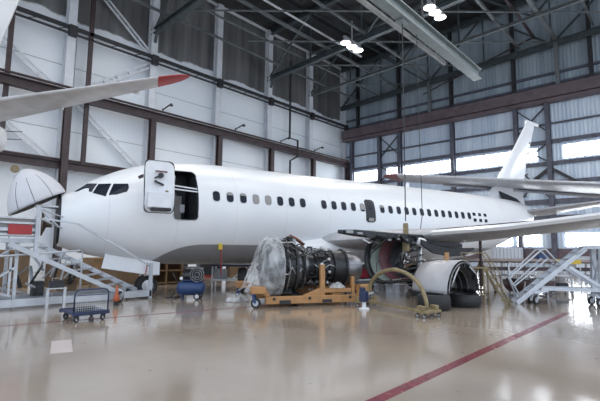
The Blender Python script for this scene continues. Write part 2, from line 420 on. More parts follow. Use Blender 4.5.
# knee braces at the wall columns
for x in (16.0, 28.8):
    struct(MB().tube([(x, YW-.7, 18.0), (x, YW-.9, 18.7), (x, YW-1.6, 19.1)], .12, 8).build('knee_brace', M['greensteel']))
# joists along the hangar at bottom-chord level, and purlins under the deck
for y, dz, r, m in ((28.6, .15, .11, 'roofsteel'), (25.9, .1, .09, 'roofsteel'), (23.2, .2, .14, 'roofsteel'), (22.5, .7, .08, 'columnwhite'), (19.2, .1, .12, 'roofsteel'), (15.0, .15, .12, 'roofsteel'), (10.66, .35, .14, 'roofsteel'), (9.3, .8, .12, 'maroon'), (7.7, .1, .2, 'roofsteel'), (4.9, .3, .1, 'roofsteel'), (1.0, .2, .13, 'roofsteel'), (-3.5, .2, .13, 'roofsteel')):
    z = chordz(y)+dz+.25
    struct(MB().beam((-11, y, z), (XW-.9 if m != 'columnwhite' else 33, y, z), r*1.5).build('roof_joist', M[m]))
for y in (YW-.3, 29, 26, 23, 20, 17, 14, 11, 8, 5, 2, -1, -4, -7, -10):
    struct(MB().beam((-11, y, roofz(y)-.14), (XW-.1, y, roofz(y)-.14), .12, .26).build('roof_purlin', M['columnwhite' if y > 31 else 'darksteel']))
b = MB(); zt = chordz(20)
for i in range(1, 6):
    for y in (27, 20.5, 14, 7.5):
        b.beam((COLX[i], y, chordz(y)+.2), (COLX[i+1], y-6.4, chordz(y-6.4)+.2), .1)
struct(b.build('roof_bracing', M['roofsteel']))
b = MB(); b.tube([(41.2, 20.2, 18.2), (41.2, 9.5, 20.9)], .07, 8); b.tube([(30, 16, 20.3), (41.2, 16, 20.3)], .06, 8); struct(b.build('sprinkler_pipe', M['maroon']))
# gable posts
for y in (29, 23.4, 17.36, 11.35, 5.3, -.7):
    struct(MB().ibeam((XW-.3, y, 16), (XW-.3, y, roofz(y)-.3), .3, .4, .05, (1, 0, 0)).build('gable_post', M['darksteel']))
for y in (19.5, 7.7):
    struct(MB().beam((XW-.9, y, chordz(y)), (XW-.7, y, 16.1), .3, .3).build('gable_strut', M['roofsteel']))

# --- suspended crane girder with hoist cable
t = thing('crane_girder', 'long pale grey box girder hung below the roof trusses', 'crane', (0, 7.5, 10.55))
MB().box((7.3, 0, 0), (28.2, .1, .46)).box((7.3, 0, .24), (28.2, .42, .06)).box((7.3, 0, -.24), (28.2, .42, .06)).build('girder', M['girder'], t, bevel=.01)
MB().beam((-6, .62, -.05), (18.9, .62, -.05), .13, .14).build('side_rail', M['palesteel'], t)
b = MB()
for x in (2, 9.8, 16.0): MB().beam((x, .3, .1), (x, .3, chordz(8)-10.5), .07).build('hanger', M['darksteel'], t)
b = MB()
for x in (2, 9.8, 16.0): MB().beam((x, 0, .33), (x, .7, .33), .14).build('cross_bar', M['greensteel'], t)
t = thing('hoist_hook', 'ochre hoist hook block hanging on a steel cable above the open cowl', 'hoist', (13.8, 7.55, 10.2))
HB = 2.2-10.2
MB().tube([(0, 0, 0), (0, 0, HB+.5)], .022, 6).build('cable', M['darksteel'], t)
MB().box((0, 0, HB+.12), (.14, .16, .62)).box((0, 0, HB-.38), (.19, .22, .40)).build('hook_block', M['olive'], t, bevel=.03)
MB().tube([(0, 0, HB-.6), (0, 0, HB-.75), (.1, 0, HB-.88), (.2, 0, HB-.78), (.2, 0, HB-.68)], .035, 8).build('hook', M['steel'], t, True)
MB().box((0, 0, .12), (.5, .3, .28)).build('trolley', M['girder'], t)
t = thing('control_cable', 'thin dark pendant control cable hanging right of the hoist hook', 'cable', (14.95, 7.55, 10.2))
MB().tube([(0, 0, 0), (.02, 0, -3), (.12, 0, -6.2), (.15, 0, -7.2), (.05, .05, -7.8), (-.1, 0, -8.3)], .016, 6).build('cable', M['darksteel'], t)
MB().box((-.1, 0, -8.4), (.09, .07, .26)).build('pendant_box', M['blackmetal'], t)

# --- high bay lamps: three round lenses each; bare fill spots added besides
def highbay(c, label):
    t = thing('ceiling_light', label, 'ceiling light', c, 0, 'high bay lights under the roof')
    MB().beam((-1.1, 0, .55), (1.1, 0, .55), .18).beam((0, 0, .5), (0, 0, 2.3), .08).build('bracket', M['galv'], t)
    for k in (-1, 0, 1):
        o = Vector((k*.85, k*.0, .1))
        h = MB().lathe([(.35, .08), (.3, .2), (.05, .42), (0, .44)], o, (0, 0, 1), 20).build('reflector', M['whitesteel'], t, True); autosmooth(h)
        MB().lathe([(0, .40), (-.03, .36), (-.05, .02)], o, (0, 0, 1), 20).build('lens', M['lamp'], h, True)
    l = bpy.data.lights.new('bay_and_fill_spot', 'SPOT'); l.energy = 1300; l.spot_size = R(150); l.spot_blend = .6; l.shadow_soft_size = .6; l.color = (1, .98, .95)
    lo = bpy.data.objects.new('bay_and_fill_source', l); COL.objects.link(lo); lo.parent = t; lo.location = (0, 0, -.15)
highbay(fl(352, 48, 17.8), 'triple lens high bay light over the middle of the fuselage')
for x_, y_ in ((5, 5), (14, 4), (5, 15), (14, 15), (22, 12), (14, 24), (3, 25), (23, 1), (-4, 8), (31, -4), (24, -8), (34, -9)):  # unseen fill spots without fittings, added overhead to brighten the hangar
    l = bpy.data.lights.new('bay_and_fill_spot', 'SPOT'); l.energy = 1300; l.spot_size = R(160); l.spot_blend = .8; l.shadow_soft_size = 3.5; l.color = (1, .97, .93)
    lo = bpy.data.objects.new('bay_and_fill_source', l); COL.objects.link(lo); lo.location = (x_, y_, 18.6)
highbay(fl(435, 14, 18.4), 'triple lens high bay light right of the pale crane girder')
# --- floor markings
def mark(name, a, c, w, m, z=.004):
    a = Vector((*a, 0)); c = Vector((*c, 0)); d = (c-a).normalized(); n = Vector((-d.y, d.x, 0))*w/2
    return struct(MB().prism([a-n+Vector((0, 0, .0005)), c-n+Vector((0, 0, .0005)), c+n+Vector((0, 0, .0005)), a+n+Vector((0, 0, .0005))], (0, 0, z)).build(name, m))
mark('floor_line', (-3, 2.8), (13.9, 2.68), .15, M['linered'])
mark('floor_stripe', (-2, 11.9), (8.9, 9.35), .06, M['linered'])
mark('floor_patch', (2.60, 8.05), (2.90, 7.95), 1.0, mat('pale_repair', (.62, .54, .52), .2, var=.05, scale=6))
# ------------------------------------------------------------------ the airliner
AX, AY, AH = 3.3619, 15.37463, -.26046
plane = thing('airliner', 'white twin engine jet airliner with raised nose radome and open front door', 'airplane', (AX, AY, 0), AH)
def P(s, l, z): return Vector((s, -l, z))          # station, port offset, height
TB = [(1.5, 3.36, 1.68, .84, 2.52), (1.87, 3.47, 1.54, 1.03, 2.55), (2.23, 3.80, 1.44, 1.2, 2.6), (2.59, 4.0, 1.36, 1.34, 2.65), (3.24, 4.32, 1.24, 1.55, 2.75), (3.93, 4.56, 1.15, 1.7, 2.85),
      (4.6, 4.7, 1.10, 1.8, 2.92), (5.4, 4.8, 1.06, 1.86, 2.97), (6.2, 4.85, 1.05, 1.88, 2.99), (8, 4.87, 1.05, 1.88, 3.0), (14, 4.9, 1.05, 1.88, 3.02), (19, 4.94, 1.08, 1.88, 3.05), (21, 4.95, 1.22, 1.87, 3.08),
      (23, 4.95, 1.55, 1.78, 3.2), (25, 4.92, 2.1, 1.52, 3.45), (26.5, 4.86, 2.65, 1.2, 3.7), (27.9, 4.72, 3.2, .85, 3.95)]
def sec(s):
    for i in range(len(TB)-1):
        if s <= TB[i+1][0] or i == len(TB)-2:
            a, b = TB[i], TB[i+1]; t = (s-a[0])/(b[0]-a[0])
            am = TB[max(i-1, 0)]; bm = TB[min(i+2, len(TB)-1)]
            out = []
            for k in range(1, 5):
                h = b[0]-a[0]; m0 = (b[k]-am[k])/(b[0]-am[0])*h; m1 = (bm[k]-a[k])/(bm[0]-a[0])*h
                if i < 3: m0 = m1 = b[k]-a[k]
                out.append((2*t**3-3*t*t+1)*a[k]+(t**3-2*t*t+t)*m0+(-2*t**3+3*t*t)*b[k]+(t**3-t*t)*m1)
            return out
def side(s, z):
    t, b, w, c = sec(s); hh = (t-c) if z > c else (c-b)
    return w*math.sqrt(max(0, 1-((z-c)/hh)**2))
def fuselage_mat():
    m = bpy.data.materials.new('fuselage_paint'); m.use_nodes = True; nt = m.node_tree; L = nt.links
    b = nt.nodes['Principled BSDF']; b.inputs['Roughness'].default_value = .32; b.inputs['Coat Weight'].default_value = .25; b.inputs['Coat Roughness'].default_value = .12
    tc = nt.nodes.new('ShaderNodeTexCoord'); sp = nt.nodes.new('ShaderNodeSeparateXYZ'); L.new(tc.outputs['Object'], sp.inputs[0])
    def ma(op, a, c=None, cl=False):
        n = nt.nodes.new('ShaderNodeMath'); n.operation = op; n.use_clamp = cl
        for i, v in enumerate((a, c)):
            if v is None: continue
            if isinstance(v, (int, float)): n.inputs[i].default_value = v
            else: L.new(v, n.inputs[i])
        return n.outputs[0]
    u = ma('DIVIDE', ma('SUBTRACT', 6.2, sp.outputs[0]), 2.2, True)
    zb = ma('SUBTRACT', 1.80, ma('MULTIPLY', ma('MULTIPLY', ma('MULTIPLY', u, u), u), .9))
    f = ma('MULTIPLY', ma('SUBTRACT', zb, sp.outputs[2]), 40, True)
    # frame seams: thin darker joints every two metres, and two stringer laps
    fr = ma('ABSOLUTE', ma('SUBTRACT', ma('FRACT', ma('DIVIDE', ma('ADD', sp.outputs[0], .3), 2.05)), .5))
    seam = ma('LESS_THAN', fr, .004)
    n = nt.nodes.new('ShaderNodeTexNoise'); n.inputs['Scale'].default_value = .9; n.inputs['Detail'].default_value = 6; L.new(tc.outputs['Object'], n.inputs[0])
    r = nt.nodes.new('ShaderNodeValToRGB'); e = r.color_ramp.elements; e[0].position = .3; e[0].color = (.76, .785, .83, 1); e[1].position = .7; e[1].color = (.82, .84, .875, 1); L.new(n.outputs['Fac'], r.inputs[0])
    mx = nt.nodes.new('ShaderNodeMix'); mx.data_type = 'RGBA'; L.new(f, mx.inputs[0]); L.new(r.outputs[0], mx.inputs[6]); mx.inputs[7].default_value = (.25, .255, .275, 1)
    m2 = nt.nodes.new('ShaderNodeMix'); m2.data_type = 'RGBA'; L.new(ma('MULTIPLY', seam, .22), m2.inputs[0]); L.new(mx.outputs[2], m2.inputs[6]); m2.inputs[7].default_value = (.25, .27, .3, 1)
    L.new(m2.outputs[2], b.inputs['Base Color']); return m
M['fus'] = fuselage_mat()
N = 72; rings = []
ss = [1.5+i*.12 for i in range(40)]
ss += [ss[-1]+.4*i for i in range(1, 400) if ss[-1]+.4*i < 27.9]+[27.9]
for s in ss:
    t, b, w, c = sec(s); rg = []
    for k in range(N):
        a = 2*pi*k/N; y = w*cos(a); zz = sin(a); rg.append((s, -y, c+zz*((t-c) if zz > 0 else (c-b))))
    rings.append(rg)
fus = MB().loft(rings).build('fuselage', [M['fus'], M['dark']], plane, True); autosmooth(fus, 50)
# cut the front doorway
cut = MB()
dz0, dz1, ds0, ds1 = 2.58, 4.30, 4.66, 5.47
pr = rrect(ds1-ds0, dz1-dz0, .16)
cut.prism([( (ds0+ds1)/2+x, -2.6, (dz0+dz1)/2+y) for x, y in pr], (0, 2.25, 0))
cu = cut.build('cutter', [M['dark'], M['dark']], plane)
for p in cu.data.polygons: p.material_index = 1
md = fus.modifiers.new('b', 'BOOLEAN'); md.operation = 'DIFFERENCE'; md.object = cu; md.solver = 'EXACT'
dg = bpy.context.evaluated_depsgraph_get(); ev = fus.evaluated_get(dg)
nm = bpy.data.meshes.new_from_object(ev); fus.modifiers.clear(); fus.data = nm; fus.data.name = 'fuselage'
bpy.data.objects.remove(cu)

def patch(name, pts, m, parent, off=.012):
    """closed outline given as (s, z) laid on the port side of the fuselage"""
    cs = sum(p[0] for p in pts)/len(pts); cz = sum(p[1] for p in pts)/len(pts); b = MB()
    rings = []
    for f, o in ((1., -.03), (1., off), (.55, off)):
        rings.append([P(cs+(a-cs)*f, side(cs+(a-cs)*f, cz+(z-cz)*f)+o, cz+(z-cz)*f) for a, z in pts])
    b.loft(rings, caps=False); n = len(pts); b.add(rings[-1]+[P(cs, side(cs, cz)+off, cz)], [(k, (k+1) % n, n) for k in range(n)])
    return b.build(name, m, parent, False)
S0 = 6.1
M['winrim'] = mat('window_rim', (.55, .57, .62), .35)
shades = {3: 1, 4: 1, 1: .3, 2: .25, 13: .8, 15: .3}
for i in list(range(0, 8))+list(range(9, 14))+list(range(15, 28)):
    s = S0+.508*i+(.125 if i > 14 else 0); z = 3.455
    rim = patch('cabin_window', [(s+x, z+y) for x, y in rrect(.29, .39, .12)], M['winrim'], plane, .006)
    patch('pane', [(s+x, z+y) for x, y in rrect(.25, .35, .1)], M['darkglass'], rim, .014)
    h = shades.get(i, .0)
    if h: 
        q = [(s+x, max(y, .175-.35*h)+z) for x, y in rrect(.24, .34, .1)]
        patch('window_shade', q, M['shade'], rim, .019)
for k, s in enumerate((20.38, 20.86, 21.34)):
    for z in (3.56, 3.25):
        if k == 0 and z > 3.5: pass
        patch('vent_window', [(s+x, z+y) for x, y in rrect(.24, .17, .04)], M['darkglass'], plane)
# cockpit glazing
for poly in ([(1.87, .34, 3.42), (2.21, .43, 3.7), (2.45, .75, 3.68), (2.29, .94, 3.39)], [(2.33, .99, 3.35), (2.5, .8, 3.67), (2.84, 1.02, 3.68), (2.67, 1.23, 3.24)],
             [(2.76, 1.25, 3.3), (2.91, 1.06, 3.68), (3.31, 1.27, 3.69), (3.32, 1.35, 3.56), (3.26, 1.4, 3.43), (2.95, 1.32, 3.31)]):
    for sg in (1, -1):
        b = MB(); c = sum((Vector(q) for q in poly), Vector())/len(poly); n = len(poly)
        nr = Vector((-.45, .75, .45)).normalized()
        out = [P(q[0]+nr.x*.03, (q[1]+nr.y*.03)*sg, q[2]+nr.z*.03) for q in poly]
        inn = [P(q[0]-nr.x*.12, (q[1]-nr.y*.12)*sg, q[2]-nr.z*.12) for q in poly]
        cc = P(c.x+nr.x*.05, (c.y+nr.y*.05)*sg, c.z+nr.z*.05)
        b.loft([inn, out], caps=False); b.add(out+[cc], [(k, (k+1) % n, n) for k in range(n)])
        w = b.build('cockpit_window', M['darkglass'], plane)
# nose bulkhead and antenna
MB().lathe([(0, .78), (-.06, .78)], P(1.49, 0, 2.52), (1, 0, 0), 32).build('nose_bulkhead', M['dark'], plane)
an = MB().lathe([(0, .1), (-.15, .1), (-.25, .36), (-.29, .37)], P(1.3, .1, 2.36), (1, 0, 0), 24).build('radar_antenna', M['antenna'], plane); autosmooth(an)
# raised radome, hinged at the top of the bulkhead
A = P(.22, 0, 2.62); B = P(1.56, 0, 3.38); mid = (A+B)/2; u = (B-A).normalized(); ax = Vector((-u.z, 0, u.x)); rad = (B-A).length/2+.06
rr = []
for k in range(15):
    t = k/14; r = rad*max(0, 1-t**1.7)**.72+.001; sh = u*(.12*t)
    rr.append([mid+ax*(1.14*t)+sh+u*(r*cos(2*pi*j/40))+Vector((0, 1, 0))*(r*1.02*sin(2*pi*j/40)) for j in range(40)])
rd = MB().loft(rr, caps=False).add(rr[-1], [tuple(range(40))]).build('radome', M['radome'], plane, True, solid=.04)
MB().lathe([(-.01, rad-.05), (.06, rad*.92)], mid, ax, 32).build('radome_rim', M['dark'], plane)
b = MB()
for j in (-1.2, .25, 1.7):                               # lightning strips
    a0 = R(90+j*24); pts = []
    for k in range(0, 11):
        t = k/14; r = rad*max(0, 1-t**1.7)**.72+.024; pts.append(mid+ax*(1.14*t)+u*(.12*t)+u*(r*cos(a0))+Vector((0, -1, 0))*(r*1.02*sin(a0)))
    b.tube(pts, .007, 5)
b.build('lightning_strip', M['blackmetal'], plane)
for sg in (1, -1): MB().beam(P(.75, .3*sg, 2.95), P(1.5, .4*sg, 2.9), .05).build('radome_stay', M['steel'], plane)

# front passenger door, swung open against the forward fuselage
DS, DZ, DL = 4.04, 3.56, 2.32
prof = rrect(.90, 1.66, .14)
def lean(y): return -.16*(y+.35)**2
b = MB(); n = len(prof); ringsd = []
for off in (-.08, .07):
    ringsd.append([P(DS+x, DL+off+lean(y), DZ+y) for x, y in prof])
b.loft(ringsd, caps=False)
def capface(off, flip):
    vs = []; fs = []
    for k in range(13):
        y = -.83+1.66*k/12; hw = .45
        ex = max(0, abs(y)-.69)
        if ex > 0: hw = .45-.14+math.sqrt(max(0, .14**2-ex**2))
        vs += [P(DS-hw, DL+off+lean(y), DZ+y), P(DS+hw, DL+off+lean(y), DZ+y)]
    for k in range(12): fs.append((2*k, 2*k+1, 2*k+3, 2*k+2))
    b.add(vs, fs)
capface(-.08, 0); capface(.07, 1)
door = b.build('passenger_door', M['whitesteel'], plane, True); autosmooth(door)
g = MB(); pp = [P(DS+x*1.0, DL+.075+lean(y), DZ+y) for x, y in prof]; g.tube(pp, .016, 5, closed=True); g.build('door_seal', M['blackmetal'], door)
MB().box(P(DS-.02, DL+.17, DZ-.45), (.72, .22, .5)).build('slide_pack', M['whitesteel'], door, bevel=.04)
MB().box(P(DS+.02, DL+.18, DZ-.73), (.6, .2, .10)).build('slide_girt_bar', M['blackmetal'], door, bevel=.02)
b = MB(); b.lathe([(0, .085), (.06, .085)], P(DS-.0, DL+.06, DZ+.33), (0, -1, 0), 16); b.beam(P(DS, DL+.14, DZ+.33), P(DS-.2, DL+.16, DZ+.22), .05); b.beam(P(DS-.2, DL+.14, DZ+.14), P(DS+.08, DL+.16, DZ+.02), .06)
b.build('door_handle', M['blackmetal'], door)
MB().box(P(DS+.02, DL+.06, DZ+.46), (.36, .04, .045)).build('door_placard', M['maroonliner'], door)
MB().lathe([(0, .05), (.05, .05)], P(DS+.2, DL+.07, DZ-.17), (0, -1, 0), 12).build('pressure_gauge', M['olive'], door)
for dz, l in ((.35, 1.6), (-.2, 1.75)): MB().beam(P(DS+.43, DL-.02, DZ+dz), P(4.70, l, DZ+dz), .08).build('door_hinge_arm', M['steel'], door)
MB().beam(P(DS-.55, DL-.45, DZ+.28), P(DS-.4, DL-.4, DZ+.36), .09).build('hinge_cover', M['maroon'], door)
# doorway interior
MB().box(P(5.28, .62, 3.05), (.18, .1, .3)).build('jumpseat', M['whitesteel'], plane, bevel=.02)
MB().box(P(5.0, .6, 3.05), (.5, .06, .9)).build('galley_panel', M['shade'], plane)
MB().beam(P(4.69, 1.66, 3.72), P(5.52, 1.66, 3.66), .02, .045).beam(P(4.69, 1.7, 3.60), P(5.52, 1.7, 3.56), .02, .045).build('barrier_strap', M['whitesteel'], plane)
g = MB(); g.tube([P((ds0+ds1)/2+x, side((ds0+ds1)/2+x, (dz0+dz1)/2+y)+.004, (dz0+dz1)/2+y) for x, y in rrect(ds1-ds0+.02, dz1-dz0+.02, .16)], .018, 5, closed=True); g.build('door_frame', M['steel'], plane)
# over-wing exit
def tall(name, cs, cz, w, h, r, m, parent, off):
    rows = []
    for k in range(13):
        y = -h/2+h*k/12; ex_ = max(0, abs(y)-(h/2-r)); hw = w/2-(r-math.sqrt(max(0, r*r-ex_*ex_)))
        rows.append([P(cs-hw, side(cs-hw, cz+y)-.02, cz+y), P(cs-hw, side(cs-hw, cz+y)+off, cz+y), P(cs+hw, side(cs+hw, cz+y)+off, cz+y), P(cs+hw, side(cs+hw, cz+y)-.02, cz+y)])
    return MB().loft(rows, caps=False, open_ring=True).build(name, m, parent)
ex = tall('overwing_exit', 13.14, 3.33, .55, 1.0, .1, M['dark'], plane, .012)
patch('exit_pane', [(13.14+x, 3.55+y) for x, y in rrect(.25, .34, .1)], M['darkglass'], ex, .02)
patch('exit_sill', [(13.16+x, 2.95+y) for x, y in rrect(.28, .14, .03)], M['shade'], ex, .02)
# antennas
MB().prism([P(17.2, 0, 4.9), P(17.55, 0, 4.9), P(17.5, 0, 5.2), P(17.38, 0, 5.2)], (0, .02, 0)).build('blade_antenna', M['paint'], plane)

def airfoil(n=14, tc=.12):
    up = []; lo = []
    for k in range(n+1):
        x = .5*(1-cos(pi*k/n)); yt = tc*5*(.2969*math.sqrt(x)-.126*x-.3516*x*x+.2843*x**3-.1036*x**4)
        up.append((x, yt*1.05)); lo.append((x, -yt*.85))
    return up[::-1]+lo[1:-1]
def wing(secs, m, name, parent, vertical=False, fn=P):
    rings = []
    for s, l, z, ch, tc in secs:
        rings.append([fn(s+x*ch, l+(y*ch if vertical else 0), z+(0 if vertical else y*ch)) for x, y in airfoil(14, tc)])
    o = MB().loft(rings).build(name, m, parent, True); return autosmooth(o, 50)
for sg in (1, -1):
    w = wing([(10.4, 1.2*sg, 1.98, 7.4, .13), (11.0, 2.4*sg, 2.02, 6.7, .13), (12.7, 4.83*sg, 2.2, 5.0, .12), (14.0, 7.5*sg, 2.44, 4.1, .085), (15.3, 10*sg, 2.76, 3.1, .075), (17.5, 14.3*sg, 3.34, 1.5, .075)], M['wingmetal'], 'wing', plane)
    if sg > 0:
        # bare slat track edge inboard, bright outboard slat
        MB().loft([[P(s-.05+dx, l, z+dz) for dx, dz in ((0, .05), (.2, .15), (.3, .10), (.08, .03), (.2, -.04), (.1, -.05))] for s, l, z in ((12.9, 5.3, 2.25), (14.0, 7.5, 2.42), (15.3, 10, 2.76), (17.4, 14.2, 3.33))]).build('slat', M['paint'], w)
        MB().beam(P(13.2, 5.3, 2.42), P(15.4, 10, 2.82), .05, .03).build('slat_seal', M['maroon'], w)
        for l, s, z in ((3.2, 15.6, 1.75),):
            MB().lathe([(0, .02), (.5, .17), (1.2, .2), (1.9, .14), (2.6, .02)], P(s, l, z-.05), (1, 0, -.06), 12).build('flap_track_fairing', M['paint'], w, True)
        MB().box(P(12.0, 2.9, 2.05), (.5, .05, .14)).build('krueger_hinge', M['blackmetal'], w)
# wing-body fairing
b = MB(); rg = []
for s, hw, zt, zb in ((8.6, 1.45, 1.6, 1.15), (9.6, 1.9, 2.2, 1.02), (11, 2.1, 2.45, .95), (14, 2.15, 2.45, .92), (17, 2.1, 2.35, .95), (19, 1.8, 2.0, 1.05), (20.2, 1.2, 1.6, 1.15)):
    rg.append([P(s, hw*cos(2*pi*k/24), (zt+zb)/2+(zt-zb)/2*sin(2*pi*k/24)) for k in range(24)])
b.loft(rg); b.build('wing_body_fairing', M['paint'], plane, True)
# tail
FN = wing([(24.3, 0, 4.75, 4.1, .10), (24.75, 0, 5.5, 3.45, .10), (26.95, 0, 7.9, 2.0, .09), (29.05, 0, 10.45, 1.05, .09)], M['paint'], 'tail_fin', plane, True)
MB().loft([[P(s, l, z) for s, l, z in ((28.95, -.07, 10.3), (28.95, .07, 10.3), (29.05, .07, 10.62), (29.05, -.07, 10.62))], [P(s, l, z) for s, l, z in ((30.5, -.04, 10.36), (30.5, .04, 10.36), (30.62, .04, 10.56), (30.62, -.04, 10.56))]]).build('fin_cap', M['paint'], FN)
b = MB()
for k in range(7): z = 5.2+k*.75; s = 28.25+.2*k*.75+.12; b.beam(P(s-.1, 0, z), P(s+.28, 0, z+.12), .05, .1)
b.build('rudder_hinge', M['darksteel'], FN)
MB().prism([P(25.3, .5, 4.75), P(27.3, .45, 4.65), P(27.0, .3, 5.0), P(25.25, .25, 5.35)], (0, .1, 0)).build('tail_access_opening', M['dark'], plane)
for sg in (1, -1):
    st = wing([(26.4, .6*sg, 4.02, 3.3, .11), (30.3, 6.3*sg, 4.95, 1.35, .10)], M['wingmetal'], 'stabilizer', plane)
MB().lathe([(0, .6), (.12, .55), (.13, .1)], P(27.88, 0, 3.95), (1, 0, 0), 24).build('tail_cone_bulkhead', M['dark'], plane)

# engine pylon and open cowls under the port wing
py = MB().loft([[P(s, 4.83+a*w, z+c*h) for a, c in ((-1, -1), (1, -1), (1, 1), (-1, 1))] for s, z, w, h in ((9.1, 2.24, .06, .06), (9.7, 2.22, .16, .10), (11.5, 2.12, .2, .13), (13.2, 2.02, .2, .2), (15.2, 1.85, .1, .08))]).build('engine_pylon', M['blackmetal'], plane, bevel=.03)
random.seed(4)
for k in range(9):
    s = 9.9+k*.36; b = MB()
    b.tube([P(s, 5.05, 2.05+random.uniform(-.1, .15)), P(s+.2, 5.15, 2.1+random.uniform(-.25, .1)), P(s+.45, 5.05, 1.95+random.uniform(-.1, .1))], .035, 6); b.build('pylon_pipe', M[random.choice(('steel', 'blackmetal', 'blackmetal'))], py, True)
MB().lathe([(0, .16), (.1, .17), (.28, .12)], P(12.6, 5.0, 1.95), (0, -1, 0), 14).build('bleed_duct', M['whitesteel'], py, True)
def shell(name, s0, s1, r0, r1, m, a0, a1, c, parent, th=.03, n=22):
    rings = []
    for s, r in ((s0, r0), (s1, r1)):
        rings.append([P(s, c[0]+r*sin(a0+(a1-a0)*k/n), c[1]+r*cos(a0+(a1-a0)*k/n)) for k in range(n+1)])
    o = MB().loft(rings, caps=False, open_ring=True).build(name, m, parent, True, solid=th); return o
C0 = (4.75, 1.38); a0, a1 = R(-205), R(8)
cw = shell('thrust_reverser_cowl', 11.0, 12.75, .86, .80, M['blackmetal'], a0, a1, C0, plane, .05)
shell('cowl_lip', 10.98, 11.18, .83, .80, M['blackmetal'], a0, a1, C0, cw, .08)
shell('cowl_liner', 11.2, 11.62, .80, .77, M['greenliner'], a0, a1, C0, cw)
shell('cowl_liner', 11.62, 12.15, .765, .74, M['maroonliner'], a0, a1, C0, cw)
shell('cowl_liner', 12.15, 12.7, .735, .70, M['dark'], a0, a1, C0, cw)
shell('cowl_frame', 11.58, 11.64, .78, .78, M['steel'], a0, a1, C0, cw, .02)
b = MB(); b.loft([[P(s, 5.3+dl, z+dz) for dl, dz in ((-.04, -h), (.04, -h), (.04, h), (-.04, h))] for s, z, h in ((12.4, 1.95, .1), (13.0, 1.72, .16), (13.9, 1.60, .17), (14.8, 1.62, .14), (15.35, 1.74, .03))]); b.build('cowl_hinge_beam', M['blackmetal'], plane, bevel=.02)
b = MB()
for k in range(6):
    z = .75+.2*k; b.beam(P(12.78, 4.2, z), P(12.82, 5.3-.1*k, z+.15), .06)
b.build('latch_rod', M['steel'], cw)
random.seed(9)
for k in range(10):
    s = random.uniform(11.0, 12.7); a = random.uniform(-170, -20); r = random.uniform(.45, .74)
    MB().tube([P(s+.12*j*random.uniform(.5, 1.2), C0[0]+r*sin(R(a+14*j)), C0[1]+r*cos(R(a+14*j))) for j in range(5)], random.uniform(.015, .035), 6).build('cowl_hose', M[random.choice(('blackmetal', 'blackmetal', 'titan', 'brown'))], cw, True)
for k in range(8):
    s = 9.4+.42*k
    MB().box(P(s, 5.02, 2.2-.04*k+random.uniform(-.05, .06)), (random.uniform(.1, .3), .08, random.uniform(.06, .14))).build('pylon_bracket', M[random.choice(('titan', 'blackmetal', 'palesteel'))], py, bevel=.01)
# main gear (port) and nose gear
for sg in (1, -1):
    mg = MB().tube([P(15.3, 2.6*sg, 1.9), P(15.3, 2.6*sg, .55)], .12, 12).beam(P(15.3, 2.6*sg, 1.0), P(15.3, 1.2*sg, 1.5), .1).build('main_gear', M['steel'], plane)
    for k in (-1, 1): wheel(mg, P(15.3, 2.6*sg+k*.28, .51), (0, 1, 0), .51, .36, hubm='whitesteel')
ng = MB().tube([P(4.3, 0, 1.3), P(4.3, 0, .36)], .09, 12).beam(P(4.3, 0, .8), P(5.0, 0, 1.3), .07).build('nose_gear', M['steel'], plane)
for k in (-1, 1): wheel(ng, P(4.3, k*.22, .343), (0, 1, 0), .343, .2, hubm='steel')
gd = MB().prism([P(2.85, .62, 1.62-.10), P(4.6, .62, 1.16), P(4.6, .62, .72), P(4.3, .62, .72), P(2.75, .62, .98)], (0, .05, 0)).build('nose_gear_door', M['paint'], plane, bevel=.02)
MB().beam(P(4.15, .75, 1.15), P(4.1, .75, .75), .07, .02).build('gear_pin_streamer', M['red'], plane)
MB().box(P(6.42, 1.52, 1.72), (.14, .12, .22)).build('drain_fitting', M['yellow'], plane, bevel=.02)
MB().beam(P(6.42, 1.6, 1.62), P(6.44, 1.62, .72), .06, .015).build('warning_streamer', M['redcloth'], plane)

# ------------------------------------------------------------------ neighbouring aircraft (only their near ends stand in this bay)
t = thing('aircraft_tail', 'tail of a second white aircraft with red tipped stabilizer above the nose', 'airplane', (0, 0, 0))
le1 = at(184, 73.5, 14.5); te1 = at(186, 81, 15.2); le0 = at(0, 98.5, 16.7); te0 = at(0, 122, 19.3)
k_ = .24; le0 = le0+(le0-le1)*k_; te0 = te0+(te0-te1)*k_
def span(f0, f1, name, m, parent, grow=1.0):
    rings = []
    for f in (f0, f1):
        a = le0.lerp(le1, f); c = te0.lerp(te1, f); d = c-a; ch = d.length; up = Vector((0, 0, 1))
        rings.append([a+d*x+up*y*ch*grow for x, y in airfoil(14, .10 if ch > 2 else .13)])
    return autosmooth(MB().loft(rings).build(name, m, parent, True), 50)
M['stab'] = mat('stabilizer_grey', (.56, .56, .58), .3, .15, var=.15, scale=1.3)
sb = span(0, .9, 'stabilizer', M['stab'], t)
tip = []
for f, sc in ((.9, 1.), (.95, .97), (.985, .8), (1.01, .4), (1.02, .05)):
    a = le0.lerp(le1, f); c = te0.lerp(te1, f); d = c-a; mm = a+d*.45
    tip.append([mm+(a+d*x-mm)*max(sc, .05)+Vector((0, 0, 1))*y*d.length*sc for x, y in airfoil(14, .14)])
autosmooth(MB().loft(tip).build('stabilizer_tip', M['red'], t, True), 50)
for f in (.5, .82): c = te0.lerp(te1, f); a = le0.lerp(le1, f); MB().box(c+(a-c)*.06+Vector((0, 0, -.06)), (.22, .12, .05), -.9).build('elevator_hinge', M['whitesteel'], sb)
rg = []; tx = at(14, 142, 19.5)
for dx, r, dz in ((0, .38, .02), (.12, .5, 0), (-.3, .62, 0), (-2, .95, -.12), (-5, 1.6, -.5), (-9, 2.3, -1.0), (-13, 2.6, -1.3)):
    if dx == .12: dx = -.06
    c = tx+Vector((dx-.35, 0, dz)); rg.append([c+Vector((0, r*cos(2*pi*k/32), r*sin(2*pi*k/32))) for k in range(32)])
